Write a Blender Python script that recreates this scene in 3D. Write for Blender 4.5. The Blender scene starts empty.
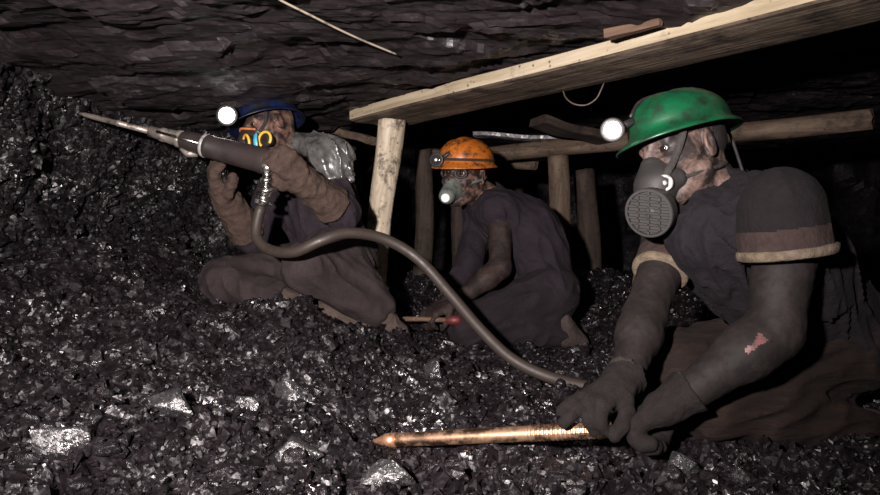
import bpy, bmesh, math, random
import numpy as np
from mathutils import Vector, Matrix, Quaternion

random.seed(7)
RNG = np.random.default_rng(11)
C = bpy.context.scene.collection
F = 720.0          # focal length in pixels of the 880x495 frame
CAMZ = 0.55        # the lens is half a metre above the coal


def A(*v):
    return np.array(v, dtype=np.float64)


def P(px, py, d):
    """point at depth d (metres) seen at a photograph position"""
    return A((px - 440.0) * d / F, d, CAMZ + (247.5 - py) * d / F)


def nrm(v):
    v = np.asarray(v, dtype=np.float64)
    return v / (np.linalg.norm(v) + 1e-12)


# ------------------------------------------------------------------ noise
def _hash(ix, iy, iz, seed=0):
    h = (ix.astype(np.int64) * 374761393 + iy.astype(np.int64) * 668265263 + iz.astype(np.int64) * 2147483647 + seed * 974634777) & 0xFFFFFFFF
    h = ((h ^ (h >> 13)) * 1274126177) & 0xFFFFFFFF
    h = ((h ^ (h >> 15)) * 2246822519) & 0xFFFFFFFF
    h = h ^ (h >> 16)
    return (h & 0xFFFFFF) / float(0xFFFFFF)


def vnoise(p, seed=0):
    p = np.asarray(p, dtype=np.float64)
    i = np.floor(p).astype(np.int64)
    f = p - i
    f = f * f * (3 - 2 * f)
    out = 0
    for dx in (0, 1):
        wx = f[..., 0] if dx else 1 - f[..., 0]
        for dy in (0, 1):
            wy = f[..., 1] if dy else 1 - f[..., 1]
            for dz in (0, 1):
                wz = f[..., 2] if dz else 1 - f[..., 2]
                out = out + wx * wy * wz * _hash(i[..., 0] + dx, i[..., 1] + dy, i[..., 2] + dz, seed)
    return out * 2 - 1


def fbm(p, octv=4, seed=0, gain=0.5):
    a, s, o = 1.0, 0.0, 0.0
    p = np.asarray(p, dtype=np.float64)
    for k in range(octv):
        s = s + a * vnoise(p, seed + k * 17)
        o += a
        a *= gain
        p = p * 2.03 + 11.3
    return s / o


def facets(u, v, cell, seed=0):
    """broken blocky relief: each voronoi cell a tilted flat block, in -1..1"""
    x, y = u / cell, v / cell
    ix, iy = np.floor(x).astype(np.int64), np.floor(y).astype(np.int64)
    best = np.full(x.shape, 1e9)
    val = np.zeros(x.shape)
    z0 = np.zeros_like(ix)
    for dx in (-1, 0, 1):
        for dy in (-1, 0, 1):
            cx, cy = ix + dx, iy + dy
            jx = cx + _hash(cx, cy, z0, seed)
            jy = cy + _hash(cx, cy, z0 + 1, seed)
            d = (x - jx) ** 2 + (y - jy) ** 2
            h = _hash(cx, cy, z0 + 2, seed) - 0.5
            tx = _hash(cx, cy, z0 + 3, seed) - 0.5
            ty = _hash(cx, cy, z0 + 4, seed) - 0.5
            w = h + 1.1 * tx * (x - jx) + 1.1 * ty * (y - jy) - 0.35 * d
            m = d < best
            best = np.where(m, d, best)
            val = np.where(m, w, val)
    return val


# ------------------------------------------------------------------ objects
ORG = {}


def link_mesh(name, verts, faces, mat, parent=None, origin=None, smooth=True, mats=None, fmat=None):
    """one mesh object; verts are world coordinates"""
    verts = np.asarray(verts, dtype=np.float64)
    if parent is not None:
        org = ORG[parent.name]
    elif origin is not None:
        org = np.asarray(origin, dtype=np.float64)
    else:
        lo, hi = verts.min(0), verts.max(0)
        org = A((lo[0] + hi[0]) / 2, (lo[1] + hi[1]) / 2, lo[2])
    me = bpy.data.meshes.new(name)
    lv = verts - org
    if isinstance(faces, np.ndarray):
        n, k = faces.shape
        me.vertices.add(len(lv))
        me.vertices.foreach_set('co', lv.astype(np.float32).ravel())
        me.loops.add(n * k)
        me.loops.foreach_set('vertex_index', faces.astype(np.int32).ravel())
        me.polygons.add(n)
        me.polygons.foreach_set('loop_start', np.arange(0, n * k, k, dtype=np.int32))
        me.update(calc_edges=True)
        me.validate()
    else:
        me.from_pydata([tuple(v) for v in lv], [], [tuple(f) for f in faces])
        me.update()
    for m in (mats or [mat]):
        me.materials.append(m)
    if fmat is not None and len(fmat) == len(me.polygons):
        me.polygons.foreach_set('material_index', np.asarray(fmat, dtype=np.int32))
    me.polygons.foreach_set('use_smooth', np.full(len(me.polygons), smooth, dtype=bool))
    o = bpy.data.objects.new(name, me)
    C.objects.link(o)
    if parent is not None:
        o.parent = parent
        ORG[o.name] = org
    else:
        o.location = org
        ORG[o.name] = org
    return o


def tag(o, label, cat, group=None, kind=None):
    o['label'] = label
    if cat:
        o['category'] = cat
    if group:
        o['group'] = group
    if kind:
        o['kind'] = kind
    return o


def thing(name, label, cat, loc, group=None):
    o = bpy.data.objects.new(name, None)
    o.empty_display_size = 0.05
    C.objects.link(o)
    o.location = loc
    ORG[o.name] = np.asarray(loc, dtype=np.float64)
    return tag(o, label, cat, group)


# ------------------------------------------------------------------ mesh shapes
def frame(ax, hint=None):
    ax = nrm(ax)
    h = A(0, 0, 1) if hint is None else np.asarray(hint, dtype=np.float64)
    if abs(np.dot(ax, nrm(h))) > 0.95:
        h = A(1, 0, 0)
    u = nrm(np.cross(h, ax))
    v = np.cross(ax, u)
    return u, v, ax


def lathe(c, ax, prof, n=28, hint=None):
    """prof: list of (t along axis, radius); closed ends"""
    u, v, w = frame(ax, hint)
    c = np.asarray(c, dtype=np.float64)
    V, Fc = [], []
    ang = np.linspace(0, 2 * math.pi, n, endpoint=False)
    for t, r in prof:
        for a in ang:
            V.append(c + w * t + u * (r * math.cos(a)) + v * (r * math.sin(a)))
    for i in range(len(prof) - 1):
        for j in range(n):
            k = (j + 1) % n
            Fc.append((i * n + j, i * n + k, (i + 1) * n + k, (i + 1) * n + j))
    Fc.append(tuple(range(n - 1, -1, -1)))
    m = (len(prof) - 1) * n
    Fc.append(tuple(m + j for j in range(n)))
    return V, Fc


def join(*vf):
    V, Fc = [], []
    for v, f in vf:
        b = len(V)
        V += list(v)
        Fc += [tuple(i + b for i in q) for q in f]
    return V, Fc


def box(c, size, axes=None):
    ax = axes or (A(1, 0, 0), A(0, 1, 0), A(0, 0, 1))
    V = []
    for sx in (-1, 1):
        for sy in (-1, 1):
            for sz in (-1, 1):
                V.append(np.asarray(c) + ax[0] * sx * size[0] / 2 + ax[1] * sy * size[1] / 2 + ax[2] * sz * size[2] / 2)
    Fc = [(0, 1, 3, 2), (4, 6, 7, 5), (0, 4, 5, 1), (2, 3, 7, 6), (0, 2, 6, 4), (1, 5, 7, 3)]
    return V, Fc


def spline(pts, step=0.012):
    pts = [np.asarray(p, dtype=np.float64) for p in pts]
    q = [2 * pts[0] - pts[1]] + pts + [2 * pts[-1] - pts[-2]]
    out = []
    for i in range(1, len(q) - 2):
        p0, p1, p2, p3 = q[i - 1], q[i], q[i + 1], q[i + 2]
        n = max(2, int(np.linalg.norm(p2[:3] - p1[:3]) / step))
        for k in range(n):
            t = k / n
            out.append(0.5 * ((2 * p1) + (-p0 + p2) * t + (2 * p0 - 5 * p1 + 4 * p2 - p3) * t * t + (-p0 + 3 * p1 - 3 * p2 + p3) * t ** 3))
    out.append(pts[-1])
    return np.array(out)


def tube(path, r, n=14):
    """path (m,3); r scalar or array"""
    m = len(path)
    r = np.full(m, r) if np.isscalar(r) else np.asarray(r)
    V, Fc = [], []
    t0 = nrm(path[1] - path[0])
    u, v, _ = frame(t0)
    for i in range(m):
        t = nrm(path[min(i + 1, m - 1)] - path[max(i - 1, 0)])
        u = nrm(u - t * np.dot(u, t))
        v = np.cross(t, u)
        for j in range(n):
            a = 2 * math.pi * j / n
            V.append(path[i] + r[i] * (u * math.cos(a) + v * math.sin(a)))
    for i in range(m - 1):
        for j in range(n):
            k = (j + 1) % n
            Fc.append((i * n + j, i * n + k, (i + 1) * n + k, (i + 1) * n + j))
    Fc.append(tuple(range(n - 1, -1, -1)))
    Fc.append(tuple((m - 1) * n + j for j in range(n)))
    return V, Fc


def strap(path, nrmls, w, th=0.002):
    """flat band along path, lying across the given surface normals"""
    V, Fc = [], []
    m = len(path)
    for i in range(m):
        t = nrm(path[min(i + 1, m - 1)] - path[max(i - 1, 0)])
        n = nrm(nrmls[i] - t * np.dot(nrmls[i], t))
        s = np.cross(t, n)
        for a, b in ((-1, 0), (1, 0), (1, 1), (-1, 1)):
            V.append(path[i] + s * a * w / 2 + n * b * th)
    for i in range(m - 1):
        for j in range(4):
            k = (j + 1) % 4
            Fc.append((i * 4 + j, i * 4 + k, (i + 1) * 4 + k, (i + 1) * 4 + j))
    Fc.append((3, 2, 1, 0))
    b = (m - 1) * 4
    Fc.append((b, b + 1, b + 2, b + 3))
    return V, Fc


# ------------------------------------------------------------------ soft bodies (blended distance field -> surface nets)
class Soft:
    def __init__(self):
        self.p = []

    def rc(self, a, b, r1, r2, k=0.02, cut=None, sub=False):
        """tapered limb; cut='b' ends it flat at b"""
        self.p.append(('rc', np.asarray(a, float), np.asarray(b, float), r1, r2, k, cut, sub))
        return self

    def el(self, c, R, rad, k=0.02, sub=False):
        """ellipsoid; R rows are its axes"""
        self.p.append(('el', np.asarray(c, float), np.asarray(R, float), np.asarray(rad, float), None, k, None, sub))
        return self

    def bounds(self):
        lo, hi = [], []
        for q in self.p:
            if q[7]:
                continue
            if q[0] == 'rc':
                r = max(q[3], q[4])
                lo.append(np.minimum(q[1], q[2]) - r)
                hi.append(np.maximum(q[1], q[2]) + r)
            else:
                r = q[3].max()
                lo.append(q[1] - r)
                hi.append(q[1] + r)
        return np.min(lo, 0), np.max(hi, 0)

    def mesh(self, h, noise=None, pad=0.03):
        lo, hi = self.bounds()
        lo = lo - pad
        hi = hi + pad
        n = np.ceil((hi - lo) / h).astype(int) + 1
        D = np.full(n, 0.5, dtype=np.float32)
        ax = [lo[i] + h * np.arange(n[i]) for i in range(3)]
        for q in self.p:
            k = q[5]
            if q[0] == 'rc':
                r = max(q[3], q[4])
                a0 = np.minimum(q[1], q[2]) - r
                b0 = np.maximum(q[1], q[2]) + r
            else:
                r = q[3].max()
                a0, b0 = q[1] - r, q[1] + r
            m = k + 0.03
            i0 = np.clip(np.floor((a0 - m - lo) / h).astype(int), 0, n - 1)
            i1 = np.clip(np.ceil((b0 + m - lo) / h).astype(int) + 1, 1, n)
            sl = tuple(slice(i0[i], i1[i]) for i in range(3))
            X = ax[0][sl[0]][:, None, None]
            Y = ax[1][sl[1]][None, :, None]
            Z = ax[2][sl[2]][None, None, :]
            if q[0] == 'rc':
                a, b = q[1], q[2]
                ab = b - a
                L = float(np.dot(ab, ab)) + 1e-9
                t = ((X - a[0]) * ab[0] + (Y - a[1]) * ab[1] + (Z - a[2]) * ab[2]) / L
                tc = np.clip(t, 0, 1)
                d = np.sqrt((X - a[0] - tc * ab[0]) ** 2 + (Y - a[1] - tc * ab[1]) ** 2 + (Z - a[2] - tc * ab[2]) ** 2) - (q[3] + (q[4] - q[3]) * tc)
                if q[6] == 'b':
                    d = np.maximum(d, (t - 1) * math.sqrt(L))
                elif q[6] == 'ab':
                    d = np.maximum(d, np.maximum(t - 1, -t) * math.sqrt(L))
            else:
                c, R, rad = q[1], q[2], q[3]
                qx = ((X - c[0]) * R[0, 0] + (Y - c[1]) * R[0, 1] + (Z - c[2]) * R[0, 2]) / rad[0]
                qy = ((X - c[0]) * R[1, 0] + (Y - c[1]) * R[1, 1] + (Z - c[2]) * R[1, 2]) / rad[1]
                qz = ((X - c[0]) * R[2, 0] + (Y - c[1]) * R[2, 1] + (Z - c[2]) * R[2, 2]) / rad[2]
                k0 = np.sqrt(qx * qx + qy * qy + qz * qz) + 1e-9
                k1 = np.sqrt((qx / rad[0]) ** 2 + (qy / rad[1]) ** 2 + (qz / rad[2]) ** 2) + 1e-9
                d = k0 * (k0 - 1) / k1
                d = np.where(k0 < 0.3, -rad.min() * 0.7, d)
            B = D[sl]
            if q[7]:
                d = -d
                hh = np.maximum(k - np.abs(B - d), 0) / max(k, 1e-6)
                D[sl] = np.maximum(B, d) + hh * hh * k * 0.25
            else:
                hh = np.maximum(k - np.abs(B - d), 0) / max(k, 1e-6)
                D[sl] = np.minimum(B, d) - hh * hh * k * 0.25
        if noise is not None:
            idx = np.nonzero(np.abs(D) < 0.035)
            pts = np.stack([ax[i][idx[i]] for i in range(3)], -1)
            D[idx] = D[idx] + noise(pts)
        return surface_nets(D, lo, h)


def surface_nets(D, lo, h):
    S = D < 0
    n = np.array(D.shape)
    cs = np.zeros(n - 1, dtype=np.int8)
    for dx in (0, 1):
        for dy in (0, 1):
            for dz in (0, 1):
                cs += S[dx:n[0] - 1 + dx, dy:n[1] - 1 + dy, dz:n[2] - 1 + dz]
    act = (cs > 0) & (cs < 8)
    ci = np.argwhere(act)
    ids = np.full(n - 1, -1, dtype=np.int64)
    ids[act] = np.arange(len(ci))
    acc = np.zeros((len(ci), 3))
    cnt = np.zeros(len(ci))
    for axis in range(3):
        o1, o2 = [a for a in range(3) if a != axis]
        for p in (0, 1):
            for q in (0, 1):
                off = np.zeros(3, int)
                off[o1], off[o2] = p, q
                off2 = off.copy()
                off2[axis] = 1
                c0, c1 = ci + off, ci + off2
                d0 = D[c0[:, 0], c0[:, 1], c0[:, 2]].astype(np.float64)
                d1 = D[c1[:, 0], c1[:, 1], c1[:, 2]].astype(np.float64)
                m = (d0 < 0) != (d1 < 0)
                t = np.where(m, d0 / np.where(m, d0 - d1, 1), 0)
                pt = c0.astype(np.float64)
                pt[:, axis] += t
                acc[m] += pt[m]
                cnt[m] += 1
    V = acc / cnt[:, None] * h + lo
    Q = []
    for axis in range(3):
        o1, o2 = [(1, 2), (2, 0), (0, 1)][axis]
        s0 = [slice(None)] * 3
        s1 = [slice(None)] * 3
        s0[axis] = slice(0, n[axis] - 1)
        s1[axis] = slice(1, n[axis])
        a, b = S[tuple(s0)], S[tuple(s1)]
        e = np.argwhere(a != b)
        e = e[(e[:, o1] > 0) & (e[:, o2] > 0) & (e[:, o1] < n[o1] - 1) & (e[:, o2] < n[o2] - 1)]
        if not len(e):
            continue
        flip = a[e[:, 0], e[:, 1], e[:, 2]]

        def cid(d1, d2):
            c = e.copy()
            c[:, o1] -= d1
            c[:, o2] -= d2
            return ids[c[:, 0], c[:, 1], c[:, 2]]
        q = np.stack([cid(1, 1), cid(0, 1), cid(0, 0), cid(1, 0)], -1)
        q[~flip] = q[~flip][:, ::-1]
        Q.append(q)
    return V, np.concatenate(Q)


def wrinkle(amp, freq, seed=0, axis=None, stretch=0.35):
    """cloth folds; axis: direction the folds run along"""
    def f(p):
        q = p
        if axis is not None:
            a = nrm(axis)
            s = p @ a
            q = p + np.outer(s * (stretch - 1), a)
        w = vnoise(q * freq * 0.35, seed + 5)[..., None] * 0.9
        r = 1 - np.abs(vnoise(q * freq + w, seed))
        g = vnoise(q * freq * 2.3, seed + 9)
        return amp * (0.55 - r ** 2) + amp * 0.25 * g
    return f


# ------------------------------------------------------------------ materials
class NT:
    def __init__(self, name):
        self.m = bpy.data.materials.new(name)
        self.m.use_nodes = True
        self.t = self.m.node_tree
        self.t.nodes.clear()
        self.out = self.n('ShaderNodeOutputMaterial')
        self.b = self.n('ShaderNodeBsdfPrincipled')
        self.l(self.b.outputs[0], self.out.inputs[0])
        self.tc = self.n('ShaderNodeTexCoord')

    def n(self, t, **kw):
        x = self.t.nodes.new(t)
        for k, v in kw.items():
            setattr(x, k, v)
        return x

    def l(self, a, b):
        self.t.links.new(a, b)

    def co(self, sc=(1, 1, 1)):
        mp = self.n('ShaderNodeMapping')
        mp.inputs['Scale'].default_value = sc
        self.l(self.tc.outputs['Object'], mp.inputs[0])
        return mp.outputs[0]

    def noise(self, scale, detail=4, rough=0.6, vec=None, dist=0.0):
        x = self.n('ShaderNodeTexNoise')
        x.inputs['Scale'].default_value = scale
        x.inputs['Detail'].default_value = detail
        x.inputs['Roughness'].default_value = rough
        x.inputs['Distortion'].default_value = dist
        self.l(vec or self.tc.outputs['Object'], x.inputs['Vector'])
        return x.outputs['Fac']

    def voro(self, scale, vec=None, out='Color', feature='F1'):
        x = self.n('ShaderNodeTexVoronoi', feature=feature)
        x.inputs['Scale'].default_value = scale
        self.l(vec or self.tc.outputs['Object'], x.inputs['Vector'])
        return x.outputs[out]

    def ramp(self, fac, stops):
        x = self.n('ShaderNodeValToRGB')
        e = x.color_ramp.elements
        while len(e) < len(stops):
            e.new(0.5)
        for i, (p, c) in enumerate(stops):
            e[i].position = p
            e[i].color = (*c, 1) if len(c) == 3 else c
        self.l(fac, x.inputs[0])
        return x.outputs[0]

    def val(self, fac, a, b, lo=0.0, hi=1.0):
        x = self.n('ShaderNodeMapRange')
        x.inputs[1].default_value = lo
        x.inputs[2].default_value = hi
        x.inputs[3].default_value = a
        x.inputs[4].default_value = b
        self.l(fac, x.inputs[0])
        return x.outputs[0]

    def mix(self, fac, a, b):
        x = self.n('ShaderNodeMix', data_type='RGBA')
        if isinstance(fac, float):
            x.inputs[0].default_value = fac
        else:
            self.l(fac, x.inputs[0])
        for s, i in ((a, 6), (b, 7)):
            if isinstance(s, tuple):
                x.inputs[i].default_value = (*s, 1)
            else:
                self.l(s, x.inputs[i])
        return x.outputs[2]

    def bump(self, h, strength=0.4, dist=0.01, normal=None):
        x = self.n('ShaderNodeBump')
        x.inputs['Strength'].default_value = strength
        x.inputs['Distance'].default_value = dist
        self.l(h, x.inputs['Height'])
        if normal:
            self.l(normal, x.inputs['Normal'])
        return x.outputs[0]

    def facet_normal(self, levels, vec=None):
        """break the surface into small randomly tilted faces"""
        g = self.n('ShaderNodeNewGeometry')
        cur = g.outputs['Normal']
        for sc, amt in levels:
            c = self.voro(sc, vec)
            s = self.n('ShaderNodeVectorMath', operation='SUBTRACT')
            self.l(c, s.inputs[0])
            s.inputs[1].default_value = (0.5, 0.5, 0.5)
            k = self.n('ShaderNodeVectorMath', operation='SCALE')
            self.l(s.outputs[0], k.inputs[0])
            k.inputs['Scale'].default_value = amt
            a = self.n('ShaderNodeVectorMath', operation='ADD')
            self.l(cur, a.inputs[0])
            self.l(k.outputs[0], a.inputs[1])
            cur = a.outputs[0]
        nn = self.n('ShaderNodeVectorMath', operation='NORMALIZE')
        self.l(cur, nn.inputs[0])
        return nn.outputs[0]

    def set(self, **kw):
        for k, v in kw.items():
            i = self.b.inputs[k.replace('_', ' ')]
            if hasattr(v, 'is_output'):
                self.l(v, i)
            elif isinstance(v, tuple):
                i.default_value = (*v, 1) if len(v) == 3 else v
            else:
                i.default_value = v
        return self.m


def mat_coal(name, lo, hi, rough=(0.25, 0.6), levels=((28, 0.8), (90, 0.9)), ior=1.75, vec=None, big=3.0, matte=1.28):
    t = NT(name)
    v = t.co(vec) if vec else None
    nz = t.noise(big, 5, 0.65)
    fine = t.noise(60, 3, 0.6)
    col = t.mix(nz, lo, hi)
    col = t.mix(t.val(fine, 0.0, 0.5, 0.45, 0.75), col, tuple(c * 0.4 for c in lo))
    r = t.val(t.noise(35, 3), rough[0], rough[1], 0.35, 0.65)
    patch = t.val(t.noise(5.5, 4, 0.6), 0.0, 1.0, 0.43, 0.62)
    rm = t.n('ShaderNodeMix', data_type='FLOAT')
    t.l(patch, rm.inputs[0])
    rm.inputs[2].default_value = min(0.9, rough[1] + 0.12)
    t.l(r, rm.inputs[3])
    r = rm.outputs[0]
    nn = t.facet_normal(levels, v)
    nn = t.bump(t.noise(220, 3, 0.7), 0.25, 0.003, nn)
    return t.set(Base_Color=col, Roughness=r, IOR=t.val(patch, matte, ior), Normal=nn)


def mat_cloth(name, c1, c2, weave=900, fold=18, bump=0.4, sheen=0.0, streak=None):
    t = NT(name)
    nz = t.noise(fold, 5, 0.65, t.co(streak) if streak else None)
    dust = t.noise(55, 4, 0.7)
    col = t.mix(t.val(nz, 0, 1, 0.3, 0.7), c1, c2)
    col = t.mix(t.val(dust, 0, 0.55, 0.5, 0.8), col, tuple(c * 0.35 for c in c1))
    h = t.noise(weave, 2, 0.5)
    nb = t.bump(h, bump, 0.0015)
    nb = t.bump(nz, 0.5, 0.02, nb)
    return t.set(Base_Color=col, Roughness=0.9, Normal=nb, Specular_IOR_Level=0.25)


def mat_skin(name, skin, grime, lo=0.42, hi=0.62, scale=22, spec=0.4, rough=0.55):
    t = NT(name)
    nz = t.noise(scale, 6, 0.68, dist=0.4)
    fine = t.noise(160, 4, 0.7)
    f = t.val(nz, 0, 1, lo, hi)
    col = t.mix(f, grime, skin)
    col = t.mix(t.val(fine, 0, 0.5, 0.5, 0.75), col, tuple(c * 0.4 for c in grime))
    nb = t.bump(fine, 0.35, 0.002)
    return t.set(Base_Color=col, Roughness=rough, Normal=nb, Specular_IOR_Level=spec)


def mat_wood(name, c_lo, c_mid, c_hi, stretch=(26, 26, 2.2), grime=(0.02, 0.016, 0.014), g=(0.55, 0.75), bump=0.6, gs=7):
    t = NT(name)
    v = t.co(stretch)
    gr = t.noise(1.0, 6, 0.65, v, 0.6)
    col = t.ramp(gr, [(0.3, c_lo), (0.5, c_mid), (0.68, c_hi)])
    st = t.noise(gs, 5, 0.7)
    col = t.mix(t.val(st, 0, 0.9, g[0], g[1]), col, grime)
    sp = t.voro(24, None, 'Distance')
    spk = t.val(sp, 0.85, 0.0, 0.06, 0.16)
    col = t.mix(spk, col, grime)
    nb = t.bump(gr, bump, 0.012)
    nb = t.bump(t.noise(120, 3), 0.3, 0.003, nb)
    return t.set(Base_Color=col, Roughness=0.8, Normal=nb, Specular_IOR_Level=0.3)


def mat_metal(name, c, rough=0.35, dirt=(0.05, 0.04, 0.035), d=(0.45, 0.65), metallic=1.0, scale=30):
    t = NT(name)
    nz = t.noise(scale, 5, 0.7)
    f = t.val(nz, 0, 1, d[0], d[1])
    col = t.mix(f, c, dirt)
    return t.set(Base_Color=col, Metallic=t.val(f, metallic, metallic * 0.4), Roughness=t.val(nz, rough * 0.8, min(1, rough * 1.6), 0.3, 0.7),
                 Normal=t.bump(nz, 0.2, 0.003))


def mat_plain(name, c, rough=0.5, dirt=(0.012, 0.01, 0.01), d=(0.5, 0.72), scale=25, spec=0.5, bump=0.15):
    t = NT(name)
    nz = t.noise(scale, 5, 0.7)
    col = t.mix(t.val(nz, 0, 1, d[0], d[1]), c, dirt)
    return t.set(Base_Color=col, Roughness=t.val(nz, rough * 0.8, min(1, rough * 1.3), 0.3, 0.7), Normal=t.bump(nz, bump, 0.003),
                 Specular_IOR_Level=spec)


def mat_glow(name, c, s):
    t = NT(name)
    return t.set(Base_Color=(0.8, 0.8, 0.8), Emission_Color=c, Emission_Strength=s, Roughness=0.2)


M = {}
M['coal_floor'] = mat_coal('coal_ground', (0.0046, 0.0030, 0.0041), (0.0105, 0.0070, 0.0092), (0.2, 0.5), ior=1.85)
M['coal_chip'] = mat_coal('coal_chips', (0.0046, 0.0031, 0.0041), (0.0110, 0.0076, 0.0097), (0.18, 0.48), ((45, 0.6), (130, 0.8)), 1.9)
M['coal_lump'] = mat_coal('coal_lumps', (0.0050, 0.0036, 0.0047), (0.012, 0.0086, 0.0107), (0.18, 0.48), ((24, 0.55), (75, 0.7)), 1.9)
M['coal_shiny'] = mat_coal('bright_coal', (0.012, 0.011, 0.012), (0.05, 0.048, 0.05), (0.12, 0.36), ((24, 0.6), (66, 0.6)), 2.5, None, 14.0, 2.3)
M['coal_wall'] = mat_coal('coal_face', (0.005, 0.004, 0.005), (0.012, 0.0095, 0.0115), (0.24, 0.55), ((26, 0.8), (80, 0.9)), 1.8)
M['roof_rock'] = mat_coal('roof_slate', (0.0055, 0.0037, 0.0048), (0.0235, 0.0165, 0.0190), (0.30, 0.62), ((10, 0.16), (38, 0.4)), 1.75, (0.5, 1.8, 3), 2.2)
M['far_rock'] = mat_coal('dark_rock', (0.006, 0.005, 0.006), (0.014, 0.011, 0.013), (0.5, 0.8), ((9, 0.5), (40, 0.6)), 1.5)

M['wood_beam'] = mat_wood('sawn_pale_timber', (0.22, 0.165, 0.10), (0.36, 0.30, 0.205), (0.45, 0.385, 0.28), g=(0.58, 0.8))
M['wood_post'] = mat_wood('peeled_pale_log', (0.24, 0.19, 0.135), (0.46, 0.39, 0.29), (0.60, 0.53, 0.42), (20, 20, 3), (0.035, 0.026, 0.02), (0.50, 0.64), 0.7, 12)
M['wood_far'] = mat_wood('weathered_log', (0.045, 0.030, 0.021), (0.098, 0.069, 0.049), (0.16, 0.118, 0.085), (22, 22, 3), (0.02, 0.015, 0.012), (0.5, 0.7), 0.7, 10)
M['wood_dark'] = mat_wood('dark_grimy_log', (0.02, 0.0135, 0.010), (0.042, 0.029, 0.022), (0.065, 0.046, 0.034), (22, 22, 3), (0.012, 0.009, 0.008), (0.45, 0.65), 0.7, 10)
M['wood_brown'] = mat_wood('brown_wedge_wood', (0.05, 0.03, 0.02), (0.10, 0.06, 0.04), (0.14, 0.09, 0.06))

M['skin_green'] = mat_skin('grimy_skin', (0.175, 0.115, 0.093), (0.017, 0.0120, 0.0115), 0.45, 0.66, 14)
M['skin_arm'] = mat_skin('coal_dusted_arm', (0.021, 0.0155, 0.0145), (0.009, 0.0070, 0.0070), 0.40, 0.70, 16, 0.22, 0.7)
M['skin_far'] = mat_skin('grimy_face', (0.23, 0.130, 0.095), (0.020, 0.0130, 0.0125), 0.46, 0.66, 22)
M['graze'] = mat_plain('raw_graze', (0.12, 0.046, 0.044), 0.5, (0.03, 0.017, 0.017), (0.48, 0.62), 70)
M['eye'] = mat_plain('eye_white', (0.42, 0.38, 0.36), 0.15, (0.3, 0.25, 0.24), (0.6, 0.8))
M['iris'] = mat_plain('iris_dark', (0.012, 0.008, 0.006), 0.1)
M['hair'] = mat_plain('dark_hair', (0.01, 0.008, 0.008), 0.6)

M['vest'] = mat_cloth('knitted_vest', (0.0041, 0.0029, 0.0045), (0.0074, 0.0054, 0.0081), 600, 24, 0.6)
M['tee'] = mat_cloth('dark_tee', (0.0041, 0.0029, 0.0038), (0.0078, 0.0056, 0.0068), 700, 20)
M['tee_band'] = mat_cloth('dusty_pink_band', (0.0176, 0.0112, 0.0104), (0.0360, 0.0224, 0.0200), 700, 26)
M['tee_hem'] = mat_cloth('cream_hem', (0.07, 0.052, 0.036), (0.15, 0.12, 0.085), 800, 40)
M['trousers_brown'] = mat_cloth('brown_trousers', (0.0043, 0.0023, 0.0019), (0.0156, 0.0082, 0.0059), 500, 5, 0.5, streak=(1.2, 2, 9))
M['shirt_blue'] = mat_cloth('purple_grey_overall', (0.0106, 0.0071, 0.0109), (0.0223, 0.0157, 0.0218), 700, 16)
M['trousers_grey'] = mat_cloth('dusty_work_trousers', (0.0155, 0.0106, 0.0111), (0.0319, 0.0226, 0.0233), 300, 14)
M['jacket'] = mat_cloth('dark_jacket', (0.0087, 0.0058, 0.0090), (0.0183, 0.0128, 0.0183), 600, 14)
M['jacket_low'] = mat_cloth('dark_trousers', (0.0074, 0.0050, 0.0068), (0.0148, 0.0105, 0.0132), 600, 14)
M['glove_brown'] = mat_cloth('brown_work_glove', (0.036, 0.023, 0.018), (0.070, 0.046, 0.036), 300, 30, 0.8)
M['glove_dark'] = mat_cloth('grimy_work_glove', (0.0056, 0.0041, 0.0040), (0.0130, 0.0093, 0.0087), 500, 26, 0.6)
M['glove_rim'] = mat_cloth('glove_hem', (0.0174, 0.0145, 0.0116), (0.0348, 0.0290, 0.0244), 500, 26)
M['boot'] = mat_cloth('muddy_boot', (0.0450, 0.0315, 0.0270), (0.0750, 0.0540, 0.0465), 250, 18, 0.6)

M['helmet_green'] = mat_plain('green_plastic', (0.003, 0.066, 0.025), 0.34, (0.008, 0.009, 0.007), (0.42, 0.62), 10)
M['helmet_orange'] = mat_plain('orange_plastic', (0.42, 0.115, 0.012), 0.4, (0.06, 0.025, 0.012), (0.46, 0.62), 26)
M['helmet_blue'] = mat_plain('blue_plastic', (0.005, 0.013, 0.06), 0.4, (0.004, 0.004, 0.007), (0.38, 0.56), 16)
M['rubber'] = mat_plain('grey_rubber', (0.019, 0.0175, 0.017), 0.55, (0.009, 0.008, 0.0075), (0.5, 0.75), 30)
M['rubber_dark'] = mat_plain('black_rubber', (0.014, 0.013, 0.0135), 0.5, (0.03, 0.026, 0.024), (0.55, 0.8), 40)
M['strap'] = mat_cloth('grey_strap', (0.022, 0.020, 0.019), (0.04, 0.036, 0.034), 900, 40)
M['mask_pale'] = mat_plain('pale_grey_rubber', (0.12, 0.135, 0.12), 0.5, (0.04, 0.041, 0.038), (0.48, 0.7), 40)
M['white_disc'] = mat_plain('white_plastic', (0.85, 0.88, 0.85), 0.35, (0.75, 0.76, 0.74), (0.6, 0.8))
M['chrome'] = mat_metal('worn_chrome', (0.75, 0.73, 0.70), 0.22, (0.15, 0.13, 0.12), (0.55, 0.75))
M['steel'] = mat_metal('scuffed_steel', (0.42, 0.37, 0.32), 0.42, (0.06, 0.047, 0.042), (0.42, 0.62), 0.7)
M['drill_body'] = mat_plain('grimy_drill_casting', (0.034, 0.026, 0.025), 0.42, (0.013, 0.0105, 0.0105), (0.45, 0.7), 14)
M['copper'] = mat_metal('coppery_rod', (0.58, 0.37, 0.24), 0.28, (0.22, 0.115, 0.065), (0.5, 0.75), 1.0, 18)
M['copper_point'] = mat_metal('rough_rod_point', (0.50, 0.29, 0.17), 0.42, (0.17, 0.08, 0.045), (0.42, 0.6), 0.9, 50)
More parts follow.
